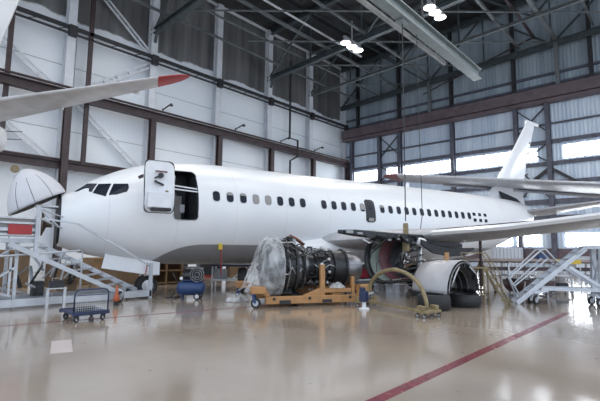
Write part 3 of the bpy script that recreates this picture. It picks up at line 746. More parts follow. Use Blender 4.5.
MB().loft(rg).build('rear_fuselage', M['paint'], t, True)
def py21(px, py, Y=None):
    Y = Y or tx.y
    v = (px-300)*_r2-(py-200.5)*_u2+CF*_fw; return Vector((0, 0, CH))+v*(Y/v.y)
f1 = py21(20, 0); f2 = py21(0, 46); dd = (f2-f1)
q0 = f1-dd*1.6; q1 = f1+dd*1.9
def vring(te, ch): return [Vector((te.x-ch*(1-x), te.y+y*ch, te.z)) for x, y in airfoil(14, .09)]
MB().loft([vring(q1, 5.2), vring(q0, 2.9)]).build('tail_fin', M['paint'], t, True)
for dz in (.16, -.2): MB().beam(tx+Vector((-.45, -.3, dz+.2)), tx+Vector((.22, -.35, dz+.3)), .03).build('static_wick', M['blackmetal'], t)

t = thing('aircraft_wing', 'wing of a third aircraft reaching over the white airliner in front of its fin', 'airplane wing', (0, 0, 0))
l1 = at(377, 173.5, 24); t1 = at(390, 181, 25.5); l0 = at(600, 184, 26); t0 = at(600, 196, 31)
l0 = l0+(l0-l1)*.38; t0 = t0+(t0-t1)*.1
def ring2(f, sc=1., tc=.12):
    a = l1.lerp(l0, f); c = t1.lerp(t0, f); d = c-a; mm = a+d*.5
    return [mm+(a+d*x-mm)*sc+Vector((0, 0, y*d.length*sc)) for x, y in airfoil(14, tc)]
wg = MB().loft([ring2(.06, 1, .13), ring2(.4), ring2(1.)]).build('wing_panel', M['wingmetal'], t, True); autosmooth(wg, 50)
autosmooth(MB().loft([ring2(0, .15), ring2(.015, .7), ring2(.06, 1.01, .135)]).build('wing_tip', mat('dull_red_tip', (.22, .10, .12), .4, var=.3), t, True), 50)
MB().loft([[p_+Vector((0, 0, .02)) for p_ in (l1.lerp(l0, f)+(t1.lerp(t0, f)-l1.lerp(l0, f))*x+Vector((0, 0, -.16*(1+1.5*f)*k)) for x, k in ((.72, .55), (.98, .25), (.98, .55), (.72, 1.1)))] for f in (.2, 1.)]).build('flap', M['wingmetal'], wg)
# ------------------------------------------------------------------ engine on its stand
ea = Vector((.875, -.485, 0)).normalized(); eb = Vector((-ea.y, ea.x, 0)); ez = Vector((0, 0, 1))
EO = at(264, 268, 12.95)                        # centre of the fan face
EO.z = 1.10
eyaw = math.atan2(ea.y, ea.x)
eng = thing('aircraft_engine', 'stripped jet engine with exposed black pipework lying on the ochre stand', 'engine', (EO.x, EO.y, 0), eyaw)
def E_(t, r=0., a=0., z0=1.10): return Vector((t, r*cos(a), z0+r*sin(a)))
X1 = (1, 0, 0)
def lath(name, prof, m, par, n=32, caps=True, sm=True):
    o = MB().lathe(prof, E_(0), X1, n, caps).build(name, m, par, sm); return autosmooth(o, 35)
fan = lath('fan_case', [(.12, .60), (.0, .80), (.08, .86), (.1, .82), (.38, .81), (.4, .86), (.46, .86), (.48, .8), (.78, .78), (.8, .84), (.88, .84), (.9, .62)], M['blackmetal'], eng)
lath('spinner', [(-.25, .02), (-.12, .14), (.1, .26)], M['blackmetal'], fan)
for k in range(24):
    a = 2*pi*k/24; MB().prism([E_(.1, .26, a), E_(.16, .26, a+.1), E_(.2, .77, a+.16), E_(.02, .77, a+.02)], (.012, 0, 0)).build('fan_blade', M['blackmetal'], fan)
lath('inner_frame', [(.88, .62), (1.05, .58), (1.1, .66), (1.16, .66), (1.18, .5), (1.3, .45)], M['titan'], eng)
core = lath('compressor_case', [(1.2, .46), (1.3, .44), (1.55, .38), (1.57, .43), (1.62, .43), (1.64, .40), (1.95, .44), (1.97, .5), (2.03, .5)], M['blackmetal'], eng)
tur = lath('turbine_case', [(2.0, .44), (2.12, .47), (2.14, .55), (2.2, .55), (2.22, .5), (2.5, .53), (2.52, .59), (2.58, .59)], M['blackmetal'], eng)
lath('exhaust_nozzle', [(2.56, .53), (2.6, .55), (2.95, .50), (3.1, .43), (3.1, .40), (2.8, .42)], M['titan'], eng, caps=False)
lath('exhaust_plug', [(2.6, .3), (3.0, .22), (3.3, .03)], M['titan'], eng)
random.seed(11)
def pipe_on(t0, t1, a, r0, r1, th, m, par, nm='pipe', wob=.25):
    pts = []; n = 7
    for k in range(n):
        f = k/(n-1); pts.append(E_(t0+(t1-t0)*f, r0+(r1-r0)*f+random.uniform(-.03, .05), a+random.uniform(-wob, wob)*.5))
    return MB().tube(pts, th, 6).build(nm, M[m], par, True)
for k in range(26):
    t0 = random.uniform(.3, .7); pipe_on(t0, t0+random.uniform(.4, .8), random.uniform(0, 2*pi), .9, random.uniform(.66, .86), random.uniform(.014, .03), random.choice(('steel', 'blackmetal', 'blackmetal', 'blackmetal', 'blackmetal', 'titan', 'copper')), eng)
for k in range(26):
    t0 = random.uniform(1.1, 1.7); pipe_on(t0, t0+random.uniform(.3, .8), random.uniform(0, 2*pi), .58, .58, random.uniform(.012, .026), random.choice(('titan', 'blackmetal', 'blackmetal', 'steel')), eng)
for k in range(12):                               # ring manifolds, partial
    t0 = random.choice((.55, .7, 1.0, 1.12, 1.35, 1.5, 1.8, 2.3, 2.42)); r = (.9 if t0 < .9 else .72 if t0 < 1.2 else .58)
    a0 = random.uniform(0, 6); pts = [E_(t0+.02*sin(j), r, a0+j*.2) for j in range(int(random.uniform(8, 24)))]
    MB().tube(pts, random.uniform(.014, .026), 6).build('manifold', M[random.choice(('titan', 'blackmetal', 'titan'))], eng, True)
for k in range(18):
    t0 = random.uniform(.5, 1.75); a = random.uniform(-2.6, 2.6)+pi/2*0; r = .92 if t0 < .9 else .6
    c = E_(t0, r-.02, a); o = MB().box(c, (random.uniform(.12, .3), random.uniform(.08, .2), random.uniform(.1, .2)), rot=Matrix.Rotation(a, 3, 'X')).build('accessory_unit', M[random.choice(('blackmetal', 'blackmetal', 'titan', 'blackmetal'))], eng, bevel=.015)
for k in range(10):
    a = 2*pi*k/10+.2; MB().lathe([(0, .035), (.09, .04), (.1, .055), (.2, .05)], E_(1.9, .46, a), E_(0, 1, a, 0), 10).build('fuel_nozzle', M['steel'], core, True)
MB().lathe([(-.2, .1), (-.18, .17), (.2, .19), (.22, .1)], E_(.8, .95, -1.9), (1, .2, 0), 14).build('gearbox', M['blackmetal'], eng, True)
MB().tube([E_(.75, .92, 1.2), E_(.9, 1.0, 1.35), E_(1.1, .85, 1.5), E_(1.3, .7, 1.5)], .05, 8).build('bleed_pipe', M['copper'], eng, True)

# plastic sheet draped over the fan end
rg = []
random.seed(3)
nseg = 48
for t, r, dz in ((.42, .93, 0), (.3, .94, 0), (.18, .945, 0), (.06, .93, 0), (-.06, .88, -.02), (-.17, .76, -.08), (-.27, .58, -.2), (-.36, .42, -.32)):
    row = []
    for k in range(nseg+1):
        a = R(-58)+R(296)*k/nseg            # open underneath
        w = .02*sin(a*17+t*5)+.015*sin(a*31+t*9)
        p = E_(t, r+w, a); 
        low = max(0, -sin(a))
        p.x -= .22*low*(.42-t)/.8; p.z += dz*.5 if sin(a) < 0 else dz
        row.append(p)
    rg.append(row)
# skirt: falls towards the floor in front of the fan
sk = rg[-1]; row = []
for k, p in enumerate(sk):
    q = p.copy(); q.x -= .10+.04*sin(k*1.3); q.z -= .14; row.append(q)
rg.append(row)
row2 = []
for k, p in enumerate(row):
    q = p.copy(); q.x -= .05+.04*sin(k*.9); q.z = max(.40, p.z-.28); row2.append(q)
rg.append(row2)
ps = MB().loft(rg, caps=False, open_ring=True).build('plastic_sheet', M['plastic'], None, True, sub=1)
ps.location = (EO.x, EO.y, 0); ps.rotation_euler = (0, 0, eyaw)
tag(ps, 'clear wrinkled plastic sheet draped over the fan end of the engine', 'plastic sheet')

# engine stand
st = thing('engine_stand', 'ochre wheeled engine transport stand carrying the stripped engine', 'engine stand', (EO.x, EO.y, 0), eyaw)
NB, FB = -.72, .75
def rail(y, nm='base_rail'): return MB().box((1.38, y, .20), (3.0, .16, .22)).prism([(-.12, y-.07, .31), (.02, y-.07, .31), (-.16, y-.07, .58), (-.3, y-.07, .58), (-.3, y-.07, .42)], (0, .14, 0)).prism([(2.88, y-.07, .31), (2.74, y-.07, .31), (2.86, y-.07, .58), (3.0, y-.07, .58), (3.0, y-.07, .40)], (0, .14, 0)).build(nm, M['ochre'], st, bevel=.02)
rl = rail(NB); rail(FB)
MB().box((.45, NB-.075, .15), (.34, .03, .1)).build('fork_pocket', M['dark'], rl); MB().box((1.75, NB-.075, .15), (.3, .03, .09)).build('fork_pocket', M['dark'], rl)
for x in (2.5, 1.2, .12): MB().lathe([(0, .045), (.02, .045)], (x, NB-.08, .24), (0, -1, 0), 12).build('tie_down', M['dark'], rl)
for x in (-.22, .9, 2.85): MB().box((x, 0, .49 if x != .9 else .2), (.18, 1.4, .16)).build('cross_beam', M['ochre'], st, bevel=.015)
MB().box((-.36, NB-.08, .50), (.42, .26, .2)).build('corner_arm', M['ochre'], st, bevel=.03)
MB().box((-.40, FB+.42, .50), (.46, .62, .2)).build('corner_arm', M['ochre'], st, bevel=.03)
MB().box((3.02, NB, .50), (.4, .26, .22)).build('corner_arm', M['ochre'], st, bevel=.03)
MB().box((3.02, FB, .50), (.4, .26, .22)).build('corner_arm', M['ochre'], st, bevel=.03)
for y in (NB, FB):
    MB().box((1.62, y, .74), (.15, .13, .95)).prism([(.95, y-.05, .3), (1.6, y-.05, .3), (1.6, y-.05, .55)], (0, .1, 0)).box((2.1, y, .44), (.9, .12, .12)).build('support_post', M['ochre'], st, bevel=.015)
    MB().box((2.62, y, .55), (.1, .1, .6)).build('rear_post', M['ochre'], st, bevel=.01)
    MB().beam((1.62, y, 1.2), (1.6, y*.7, 1.15), .1).build('mount_arm', M['steel'], st)
MB().box((2.1, 0, .42), (.9, .3, .2)).box((2.1, 0, .3), (.3, 1.4, .12)).build('rear_cradle', M['ochre'], st, bevel=.015)
for x, y, ya in ((-.42, NB-.12, 2.6), (-.48, FB+.62, 2.9), (3.12, NB, .4), (3.12, FB, .6)):
    caster(st, (x, y, 0), .145, .42, ya)
# crumpled film and red cover
def crumple(name, label, cat, c, size, m, seed=1, yaw=0.):
    random.seed(seed); rg = []
    for i in range(7):
        f = i/6; rr = sin(pi*(.06+.94*f*.52)) if 0 else math.cos(f*pi/2)**.6
        rg.append([Vector((size[0]/2*rr*cos(a)*random.uniform(.72, 1.1), size[1]/2*rr*sin(a)*random.uniform(.72, 1.1), size[2]*f*random.uniform(.7, 1.1))) for a in [2*pi*k/18 for k in range(18)]])
    o = MB().loft(rg).build(name, M[m], None, True, sub=1); o.location = c; o.rotation_euler = (0, 0, yaw); return tag(o, label, cat)
q = Vector((EO.x, EO.y, 0))+ea*2.1+eb*NB
crumple('plastic_wrap', 'crumpled clear plastic wrap lying on the rail of the engine stand', 'plastic wrap', (q.x, q.y, .50), (.6, .24, .2), 'plastic', 2, eyaw)
q = fl(238, 301)
crumple('plastic_wrap', 'crumpled clear plastic film on the floor in front of the dark loose wheel', 'plastic wrap', (q.x, q.y, 0), (1.0, .8, .26), 'plastic', 5)
q = fl(362, 289)
t = thing('equipment_dolly', 'low steel dolly behind the engine nozzle with a red canvas cover on it', 'dolly', (q.x, q.y, 0), eyaw+.25)
MB().box((0, 0, .42), (2.2, .9, .07)).box((0, 0, .22), (2.0, .8, .05)).build('deck', M['steel'], t, bevel=.01)
for x in (-.95, .95):
    for y in (-.36, .36):
        MB().beam((x, y, .16), (x, y, .42), .06).build('leg', M['galv'], t); caster(t, (x, y, 0), .07, .17, .3, 'galv')
MB().lathe([(-.25, .1), (-.2, .13), (.2, .13), (.25, .1)], (.5, -.1, .58), (1, .3, 0), 14).build('valve_body', M['steel'], t, True)
rc = crumple('canvas_cover', 'dark red canvas cover bundled on the steel dolly behind the nozzle', 'cover', (q.x, q.y, .456), (.75, .6, .5), 'redcloth', 8, eyaw)

# loose wheel behind the stand
q = fl(242, 291)
t = thing('landing_gear_wheel', 'black loose aircraft wheel standing behind the plastic covered engine', 'wheel', (q.x, q.y, 0))
wheel(t, (0, 0, .46), (.75, -.66, 0), .46, .34, nm='tyre', hubm='steel')

# ------------------------------------------------------------------ arched dolly
pL = fl(367, 306); pR = fl(428, 317); dv = (pR-pL); dl = dv.length; dy = math.atan2(dv.y, dv.x)
t = thing('arch_dolly', 'olive gold arched lifting frame on small castors beside the grey cowl', 'dolly', (pL.x, pL.y, 0), dy)
pts = []
for k in range(25):
    a = pi-pi*k/24; pts.append((dl/2+dl/2*cos(a)*.98, 0, .12+1.0*sin(a)**.85))
MB().tube(pts, .052, 10).build('arch', M['olive'], t, True)
MB().beam((0, .0, .13), (dl, .0, .13), .05, .05).build('base_bar', M['olive'], t)
MB().box((0, -.05, .15), (.14, .75, .07)).box((0, .3, .22), (.12, .12, .12)).box((0, -.36, .22), (.12, .12, .12)).build('left_foot', M['olive'], t, bevel=.01)
MB().box((dl, -.0, .15), (.34, .62, .07)).box((dl+.02, .22, .22), (.2, .12, .14)).box((dl, -.24, .22), (.2, .12, .14)).build('right_foot', M['olive'], t, bevel=.01)
for x, y in ((0, -.36), (0, .3), (dl-.1, -.27), (dl-.1, .27), (dl+.12, -.27), (dl+.12, .27)):
    caster(t, (x, y, 0), .05, .13, .5, 'darksteel')
MB().box((dl/2, 0, 1.13), (.12, .16, .1)).build('lifting_eye', M['olive'], t, bevel=.02)
b = MB(); b.tube([(dl*.80, .06, .95), (dl*.9, .1, .55), (dl*.98, .06, .25)], .03, 6); b.build('strap', M['navy'], t, True)
q = fl(366, 309)
t = thing('stand_jack', 'navy blue jack with white foot at the right end of the engine stand', 'jack', (q.x-.1, q.y, 0))
MB().box((0, 0, .36), (.22, .2, .3)).box((0, .05, .55), (.14, .14, .12)).build('body', M['navy'], t, bevel=.03)
MB().lathe([(0, .15), (.03, .15), (.06, .06), (.22, .06)], (0, 0, 0), (0, 0, 1), 14).build('foot', M['whitesteel'], t, True)
MB().beam((.1, 0, .4), (.32, -.1, .46), .04).build('crank', M['steel'], t)

# ------------------------------------------------------------------ cowl half on two tyres
c1 = fl(434, 311.5); c2 = fl(464, 308)
def flat_tyre(c, r, h, label):
    o = MB().lathe([(0, r*.55), (0, r*.86), (.06, r*.97), (h*.5, r), (h-.06, r*.97), (h, r*.86), (h, r*.55), (h*.7, r*.5), (h*.3, r*.5)], (0, 0, 0), (0, 0, 1), 36, caps=False)
    o.loft([[v for v in o.v[-36:]], [v.copy() for v in o.v[:36]]], caps=False)
    w = o.build('tyre', M['rubber'], None, True); w.location = (c.x, c.y, 0); autosmooth(w); return tag(w, label, 'tyre', 'tyres under the grey cowl')
ty1 = c1+(c1-Vector((0, 0, 0))).normalized()*.45; ty2 = c2+c2.normalized()*.45
flat_tyre(ty1, .47, .42, 'black tyre lying flat under the near left corner of the grey cowl')
flat_tyre(ty2, .50, .36, 'black tyre lying flat under the right open end of the grey cowl')
fA = at(447, 298, 11.95); fB = at(479, 294, 13.2); fA.z = fB.z = .43
sp = fB-fA; sy = Vector((sp.x, sp.y, 0)).normalized(); w_ = sp.length
cax = Vector((-sy.y, sy.x, 0))                   # axis of the half shell, pointing to the back left
if cax.dot(_rt) > 0: cax = -cax
t = thing('engine_cowl', 'grey half barrel engine cowl resting open side down on two tyres', 'engine cowl', (fA.x, fA.y, 0))
base = Vector((0, 0, .43))
def arc(dist, r, th0=0., th1=pi, n=24, hs=1.0, cz=0.):
    c = base+sy*(w_/2)+cax*dist
    return [c-sy*r*cos(th0+(th1-th0)*k/n)+Vector((0, 0, cz+r*hs*sin(th0+(th1-th0)*k/n))) for k in range(n+1)]
r0 = w_/2
MB().loft([arc(0, r0), arc(.5, r0*1.0), arc(.8, r0*.98), arc(1.2, r0*.9)], caps=False, open_ring=True).build('outer_skin', M['cowl'], t, True, solid=.02)
MB().loft([arc(.06, r0*.78), arc(.5, r0*.72), arc(.8, r0*.66), arc(1.18, r0*.62)], caps=False, open_ring=True).build('inner_skin', M['blackmetal'], t, True, solid=.02)
MB().loft([arc(.0, r0*1.0), arc(.04, r0*.97), arc(.10, r0*.86), arc(.05, r0*.78)], caps=False, open_ring=True).build('front_ring', M['blackmetal'], t, True)
MB().loft([arc(1.2, r0*.9), arc(1.18, r0*.62)], caps=False, open_ring=True).build('rear_ring', M['blackmetal'], t, True)
MB().loft([arc(.75, r0*.64), arc(.8, r0*.30)], caps=False, open_ring=True).build('inner_bulkhead', M['darksteel'], t, True, solid=.02)
for d_, r_ in ((.22, .735), (.42, .72), (.6, .70)): MB().tube(arc(d_, r0*r_), .03, 6).build('inner_rib', M['titan'], t, True)
MB().tube(arc(-.03, r0*.93), .02, 6).build('seal', M['titan'], t, True)
for k in (5, 9, 13, 17, 20):
    a = arc(.02, r0*.8)[k]; c = arc(.03, r0*.97)[k]; MB().beam(a, c, .05).build('latch', M['blackmetal'], t)
A_ = arc(.02, r0*.88)
MB().tube([A_[2]-cax*.08, A_[6]-cax*.12, A_[9]-cax*.08, arc(.3, r0*.6)[8]], .025, 6).build('hose', M['steel'], t, True); MB().tube([A_[15]-cax*.06, A_[19]-cax*.1, A_[22]-cax*.05], .022, 6).build('hose', M['steel'], t, True)
b = MB()
for d0, d1 in ((.1, 1.18),):
    b.beam(base+cax*d0-sy*.03+Vector((0, 0, -.04)), base+cax*d1+Vector((0, 0, -.04))+sy*.06, .1, .14); b.beam(base+sy*w_+cax*d0+Vector((0, 0, -.04)), base+sy*w_+cax*d1-sy*.06+Vector((0, 0, -.04)), .1, .14)
b.build('edge_rail', M['blackmetal'], t)
MB().box(arc(.1, r0*.72)[3], (.28, .25, .2)).build('actuator', M['blackmetal'], t, bevel=.03)
tp = Vector((fA.x, fA.y, 0))+arc(.45, r0*1.0)[11]
t = thing('tan_block', 'small orange tan block standing on top of the grey cowl', 'block', tp+Vector((0, 0, .0)))
MB().lathe([(-.02, .07), (.24, .065)], (0, 0, 0), (.1, 0, 1), 14).build('roll', M['orange'] if 0 else M['ochre'], t)
MB().lathe([(.24, .03), (.245, .062)], (0, 0, 0), (.1, 0, 1), 14).build('roll_core', M['card'], t)

# ------------------------------------------------------------------ blue mesh trolley
pL = fl(72, 323.5); pR = fl(108, 319.5); dv = pR-pL; wl_ = dv.length; ya = math.atan2(dv.y, dv.x)
t = thing('mesh_trolley', 'navy blue platform trolley with one upright mesh side', 'trolley', (pL.x, pL.y, 0), ya)
MB().box((wl_/2, .40, .19), (wl_, .88, .05)).box((wl_/2, -.02, .19), (wl_+.03, .04, .09)).box((wl_/2, .84, .19), (wl_+.03, .04, .09)).build('deck', M['navy'], t, bevel=.01)
hf = .72
pts = [(.02, 0, .16), (.02, 0, hf-.1), (.05, 0, hf-.03), (.12, 0, hf), (wl_-.12, 0, hf), (wl_-.05, 0, hf-.03), (wl_-.02, 0, hf-.1), (wl_-.02, 0, .16)]
fr = MB().tube(pts, .018, 8).build('upright_frame', M['navy'], t, True)
b = MB()
for k in range(1, 16): b.beam((.02+(wl_-.04)*k/16, 0, .22), (.02+(wl_-.04)*k/16, 0, hf-.13), .005)
for k in range(0, 9): b.beam((.02, 0, .22+(hf-.35)*k/8), (wl_-.02, 0, .22+(hf-.35)*k/8), .005)
b.build('mesh_panel', M['galv'], fr)
MB().beam((.02, 0, hf-.13), (wl_-.02, 0, hf-.13), .02).build('cross_bar', M['navy'], fr)
for x, y in ((.1, .06), (wl_-.1, .06), (.1, .74), (wl_-.1, .74)): caster(t, (x, y, 0), .07, .17, .4, 'darksteel')
MB().box((wl_*.45, .35, .25), (.4, .3, .08)).build('deck_mat', M['rubber'], t, bevel=.02)

# ------------------------------------------------------------------ blue compressor
q = fl(190, 299.5)
t = thing('air_compressor', 'blue air compressor tank on small wheels below the fuselage', 'compressor', (q.x, q.y, 0), math.atan2(_rt.y, _rt.x)+.05)
r = .235
tk = MB().lathe([(-.46, .02), (-.44, .13), (-.38, .2), (-.3, r), (.3, r), (.38, .2), (.44, .13), (.46, .02)], (0, .1, .36), (1, 0, 0), 28).build('tank', M['blue'], t, True)
MB().box((-.27, -.02, .1), (.05, .06, .2)).build('leg', M['navy'], t); MB().box((-.27, .26, .1), (.05, .06, .2)).build('leg', M['navy'], t)
for y in (-.12, .34): wheel(t, (.24, y, .11), (0, 1, 0), .11, .06)
MB().box((.08, .1, .62), (.62, .3, .04)).build('motor_plate', M['navy'], t)
MB().lathe([(-.16, .1), (-.14, .13), (.14, .13), (.16, .1)], (-.12, .12, .76), (1, 0, 0), 16).build('motor', M['blackmetal'], t, True)
MB().box((.22, .18, .78), (.16, .16, .3)).box((.22, .18, .95), (.2, .2, .06)).build('pump_head', M['blackmetal'], t, bevel=.02)
fw_ = MB().tube([(.22+.19*cos(a), -.08, .80+.19*sin(a)) for a in [2*pi*k/24 for k in range(24)]], .022, 6, closed=True).build('flywheel', M['blackmetal'], t, True)
b = MB()
for k in range(5): a = 2*pi*k/5; b.beam((.22, -.08, .8), (.22+.18*cos(a), -.08, .8+.18*sin(a)), .03)
b.build('spoke', M['blackmetal'], fw_)
b = MB()
for r_ in (.06, .11, .16): b.tube([(.22+r_*1.4*cos(a), -.12, .8+r_*1.4*sin(a)) for a in [2*pi*k/20 for k in range(20)]], .006, 4, closed=True)
b.build('belt_guard', M['galv'], t)
MB().tube([(-.4, .1, .5), (-.55, .1, .72), (-.62, .1, .84)], .018, 6).build('handle', M['blackmetal'], t, True)
MB().lathe([(0, .05), (.03, .05)], (-.3, -.02, .68), (0, -1, 0), 12).build('gauge', M['whitesteel'], t)
t2 = fl(165, 298)
MB_ = MB(); MB_.tube([(t2.x, t2.y, .02), (t2.x+.2, t2.y-.15, .02), (t2.x+.5, t2.y-.1, .02), (t2.x+.8, t2.y+.15, .03), (q.x-.45, q.y+.4, .05), (q.x-.35, q.y+.35, .3)], .018, 6)
h = MB_.build('air_hose', M['blackmetal'], None, True); tag(h, 'thin black air hose on the floor left of the blue compressor', 'hose')
# ------------------------------------------------------------------ nose dock with stairs (left)
Y0 = 13.4
t = thing('nose_dock', 'white steel access dock with inclined stairs in front of the aircraft nose', 'maintenance dock', (4.4, Y0, 0))
def W(x, z, y=Y0): return Vector((x-4.4, y-Y0, z))
MB().beam(W(1.2, .16), W(7.25, .16), .1, .2).build('front_beam', M['dock'], t)
MB().beam(W(1.2, .16, 14.6), W(7.25, .16, 14.6), .1, .2).build('rear_beam', M['dock'], t)
for x in (1.3, 3.0, 4.7, 7.2): MB().beam(W(x, .16, Y0), W(x, .16, 14.6), .1, .12).build('cross_beam', M['galv'], t)
MB().beam(W(7.22, 0), W(7.22, 1.15), .1, .09).build('corner_post', M['dock'], t)
def stringer(y): return MB().beam(W(3.1, 1.74, y), W(6.25, .2, y), .05, .13).build('stair_stringer', M['dock'], t)
stringer(Y0-.05)
MB().beam(W(4.0, 1.74, 14.15), W(7.15, .2, 14.15), .05, .14).build('stair_stringer', M['dock'], t)
MB().beam(W(3.7, 1.45, Y0+.02), W(6.1, .24, Y0+.02), .05, .06).build('hand_rail', M['galv'], t)
for k in range(9):
    f = (k+.6)/9.5; a = Vector(W(3.1, 1.74, Y0)).lerp(W(6.25, .14, Y0), f); c = Vector(W(4.0, 1.74, 14.12)).lerp(W(7.15, .2, 14.12), f)
    MB().beam(a, c, .2, .035).build('stair_tread', M['galv'], t)
MB().tube([W(1.5, 1.33), W(2.95, 1.40), W(4.95, 1.56), W(5.0, 1.5), W(5.0, .4)], .028, 8).build('guard_rail', M['dock'], t, True)
for x in (2.2, 3.2): MB().beam(W(x, .4), W(x, 1.38), .05).build('rail_post', M['dock'], t)
MB().beam(W(1.4, .95), W(3.25, .35), .06).beam(W(1.4, .62), W(2.6, .3), .06).beam(W(2.3, .4), W(3.3, 1.1), .05).beam(W(1.3, 1.0, 14.5), W(3.9, .3, 14.5), .06).build('diagonal_brace', M['dock'], t)
random.seed(21)
for k in range(10):
    x = 3.9+.13*k; z0 = .5+random.uniform(0, .5); MB().beam(W(x, z0, 13.9+random.uniform(-.3, .5)), W(x+random.uniform(-.5, .6), z0+random.uniform(.3, .8), 14.0+random.uniform(-.3, .5)), .045).build('scissor_link', M[random.choice(('galv', 'whitesteel', 'steel', 'darksteel'))], t)
MB().beam(W(4.75, 2.32, 13.15), W(6.2, 1.55, 13.15), .045, .06).beam(W(6.2, 1.55, 13.15), W(6.98, 1.1, 13.2), .035, .04).build('outrigger_pole', M['dock'], t)
MB().beam(W(6.95, 1.12, 13.2), W(7.2, 1.05, Y0), .04).build('pole_bracket', M['dock'], t); MB().beam(W(3.85, 2.45, 13.3), W(4.75, 2.32, 13.15), .045).build('pole_bracket', M['dock'], t)
caster(t, W(6.0, 0, 12.95), .17, .36, .6, 'galv', .09)
MB().beam(W(6.0, .36, 12.95), W(6.05, .36, Y0), .08).build('caster_arm', M['galv'], t)
caster(t, W(1.6, 0, 13.2), .15, .3, .6, 'galv'); caster(t, W(7.0, 0, 14.5), .12, .18, .6, 'galv'); caster(t, W(1.6, 0, 14.5), .12, .18, .6, 'galv')
random.seed(33)
for k in range(9):
    x = 1.5+.42*k; z0 = .25+random.uniform(0, .35); z1 = z0+random.uniform(.3, .9)
    MB().beam(W(x, z0, 13.75+random.uniform(-.1, .6)), W(x+random.uniform(-.7, .8), min(z1, 1.5), 13.8+random.uniform(-.1, .6)), random.choice((.035, .05, .07))).build('frame_strut', M[random.choice(('dock', 'galv', 'palesteel', 'darksteel'))], t)
for x, z in ((2.0, .55), (2.9, .5), (4.1, .45), (4.9, .5)):
    MB().box(W(x, z, 14.2), (random.uniform(.25, .5), .3, random.uniform(.2, .45))).build('equipment_box', M[random.choice(('blackmetal', 'palesteel', 'card'))], t, bevel=.01)
# upper work platform of its own
t = thing('work_platform', 'grey raised work platform with a red panel below the open radome', 'work platform', (2.6, 13.9, 0))
def V(x, z, y=13.45): return Vector((x-2.6, y-13.9, z))
MB().box((-.2, .25, 1.82), (2.8, 1.3, .12)).build('deck', M['dock'], t)
MB().beam(V(1.0, 1.98), V(3.75, 1.98), .04, .06).beam(V(1.0, 2.12), V(3.75, 2.12), .05, .09).beam(V(1.0, 2.3), V(3.75, 2.3), .03, .05).beam(V(1.0, 2.44), V(3.75, 2.44), .04, .05).build('side_rail', M['galv'], t)
MB().box(V(2.5, 2.18, 13.52), (2.5, .03, .5)).build('side_panel', M['shade'], t)
MB().box(V(2.0, 2.13, 13.5), (2.0, .02, .09)).build('blue_strip', M['blue'], t)
MB().box(V(3.36, 2.12, 13.41), (.56, .03, .27)).build('red_panel', M['red'], t)
MB().beam(V(3.76, 1.4, 13.40), V(3.76, 2.80, 13.40), .09).build('rail_post', M['dock'], t)
MB().beam(V(3.7, 2.8, 13.40), V(4.35, 2.25, 13.6), .04).beam(V(3.7, 2.5, 13.42), V(4.5, 2.2, 13.7), .04).beam(V(3.7, 2.75, 13.42), V(4.6, 2.55, 14.0), .03).build('boom_stay', M['galv'], t)
for x in (1.6, 3.4):
    for y in (13.7, 14.7): MB().beam(V(x, 0, y), V(x, 1.8, y), .08).build('leg', M['galv'], t)
MB().beam(V(1.6, .4, 13.7), V(3.4, 1.7, 13.7), .05).beam(V(3.4, .4, 14.7), V(1.6, 1.7, 14.7), .05).build('leg_brace', M['galv'], t)
# lamp on a pole behind the radome
q = at(15, 169, 18.5)
t = thing('work_lamp', 'round amber work lamp on a pole behind the raised radome', 'lamp', (q.x, q.y, 0))
MB().tube([(0, 0, 0), (0, 0, q.z-.2)], .035, 8).build('pole', M['galv'], t)
MB().lathe([(0, .3), (.03, .3)], (0, 0, 0), (0, 0, 1), 20).build('base', M['darksteel'], t)
h = MB().lathe([(-.1, .08), (-.02, .16), (.05, .17), (.06, .16)], (0, 0, q.z), (-.5, -.85, .1), 20).build('lamp_head', M['wood'], t, True); autosmooth(h)
MB().lathe([(.055, .15), (.07, .12)], (0, 0, q.z), (-.5, -.85, .1), 20).build('lens', M['olive'], h)
# small black box on two legs, and folded cone on the dock front
q = fl(51, 306)
t = thing('tool_case', 'small black case on a short metal stand before the dock beam', 'case', (q.x-.05, q.y-.45, 0), -.1)
MB().box((0, 0, .62), (.36, .24, .17)).build('case', M['blackmetal'], t, bevel=.015)
MB().box((0, -.0, .72), (.3, .2, .03)).build('lid', M['rubber'], t)
MB().tube([(-.1, 0, .73), (-.1, 0, .8), (.1, 0, .8), (.1, 0, .73)], .012, 6).build('handle', M['steel'], t)
MB().beam((-.2, 0, 0), (-.2, 0, .53), .07).build('leg', M['galv'], t); MB().beam((.22, 0, 0), (.22, 0, .53), .07).build('leg', M['galv'], t)
MB().box((0, 0, .53), (.5, .24, .03)).build('stand_top', M['galv'], t)
q = fl(116, 305.5)
t = thing('safety_cone', 'orange narrow necked safety cone standing at the dock front beam', 'safety cone', (q.x, q.y, 0))
c = MB().lathe([(.12, .08), (.2, .09), (.28, .07), (.33, .04), (.55, .03), (.57, .01)], (0, 0, 0), (0, 0, 1), 18).build('cone', M['orange'], t, True)
MB().lathe([(0, .07), (.12, .07)], (0, 0, 0), (0, 0, 1), 14).build('base', M['rubber'], t)

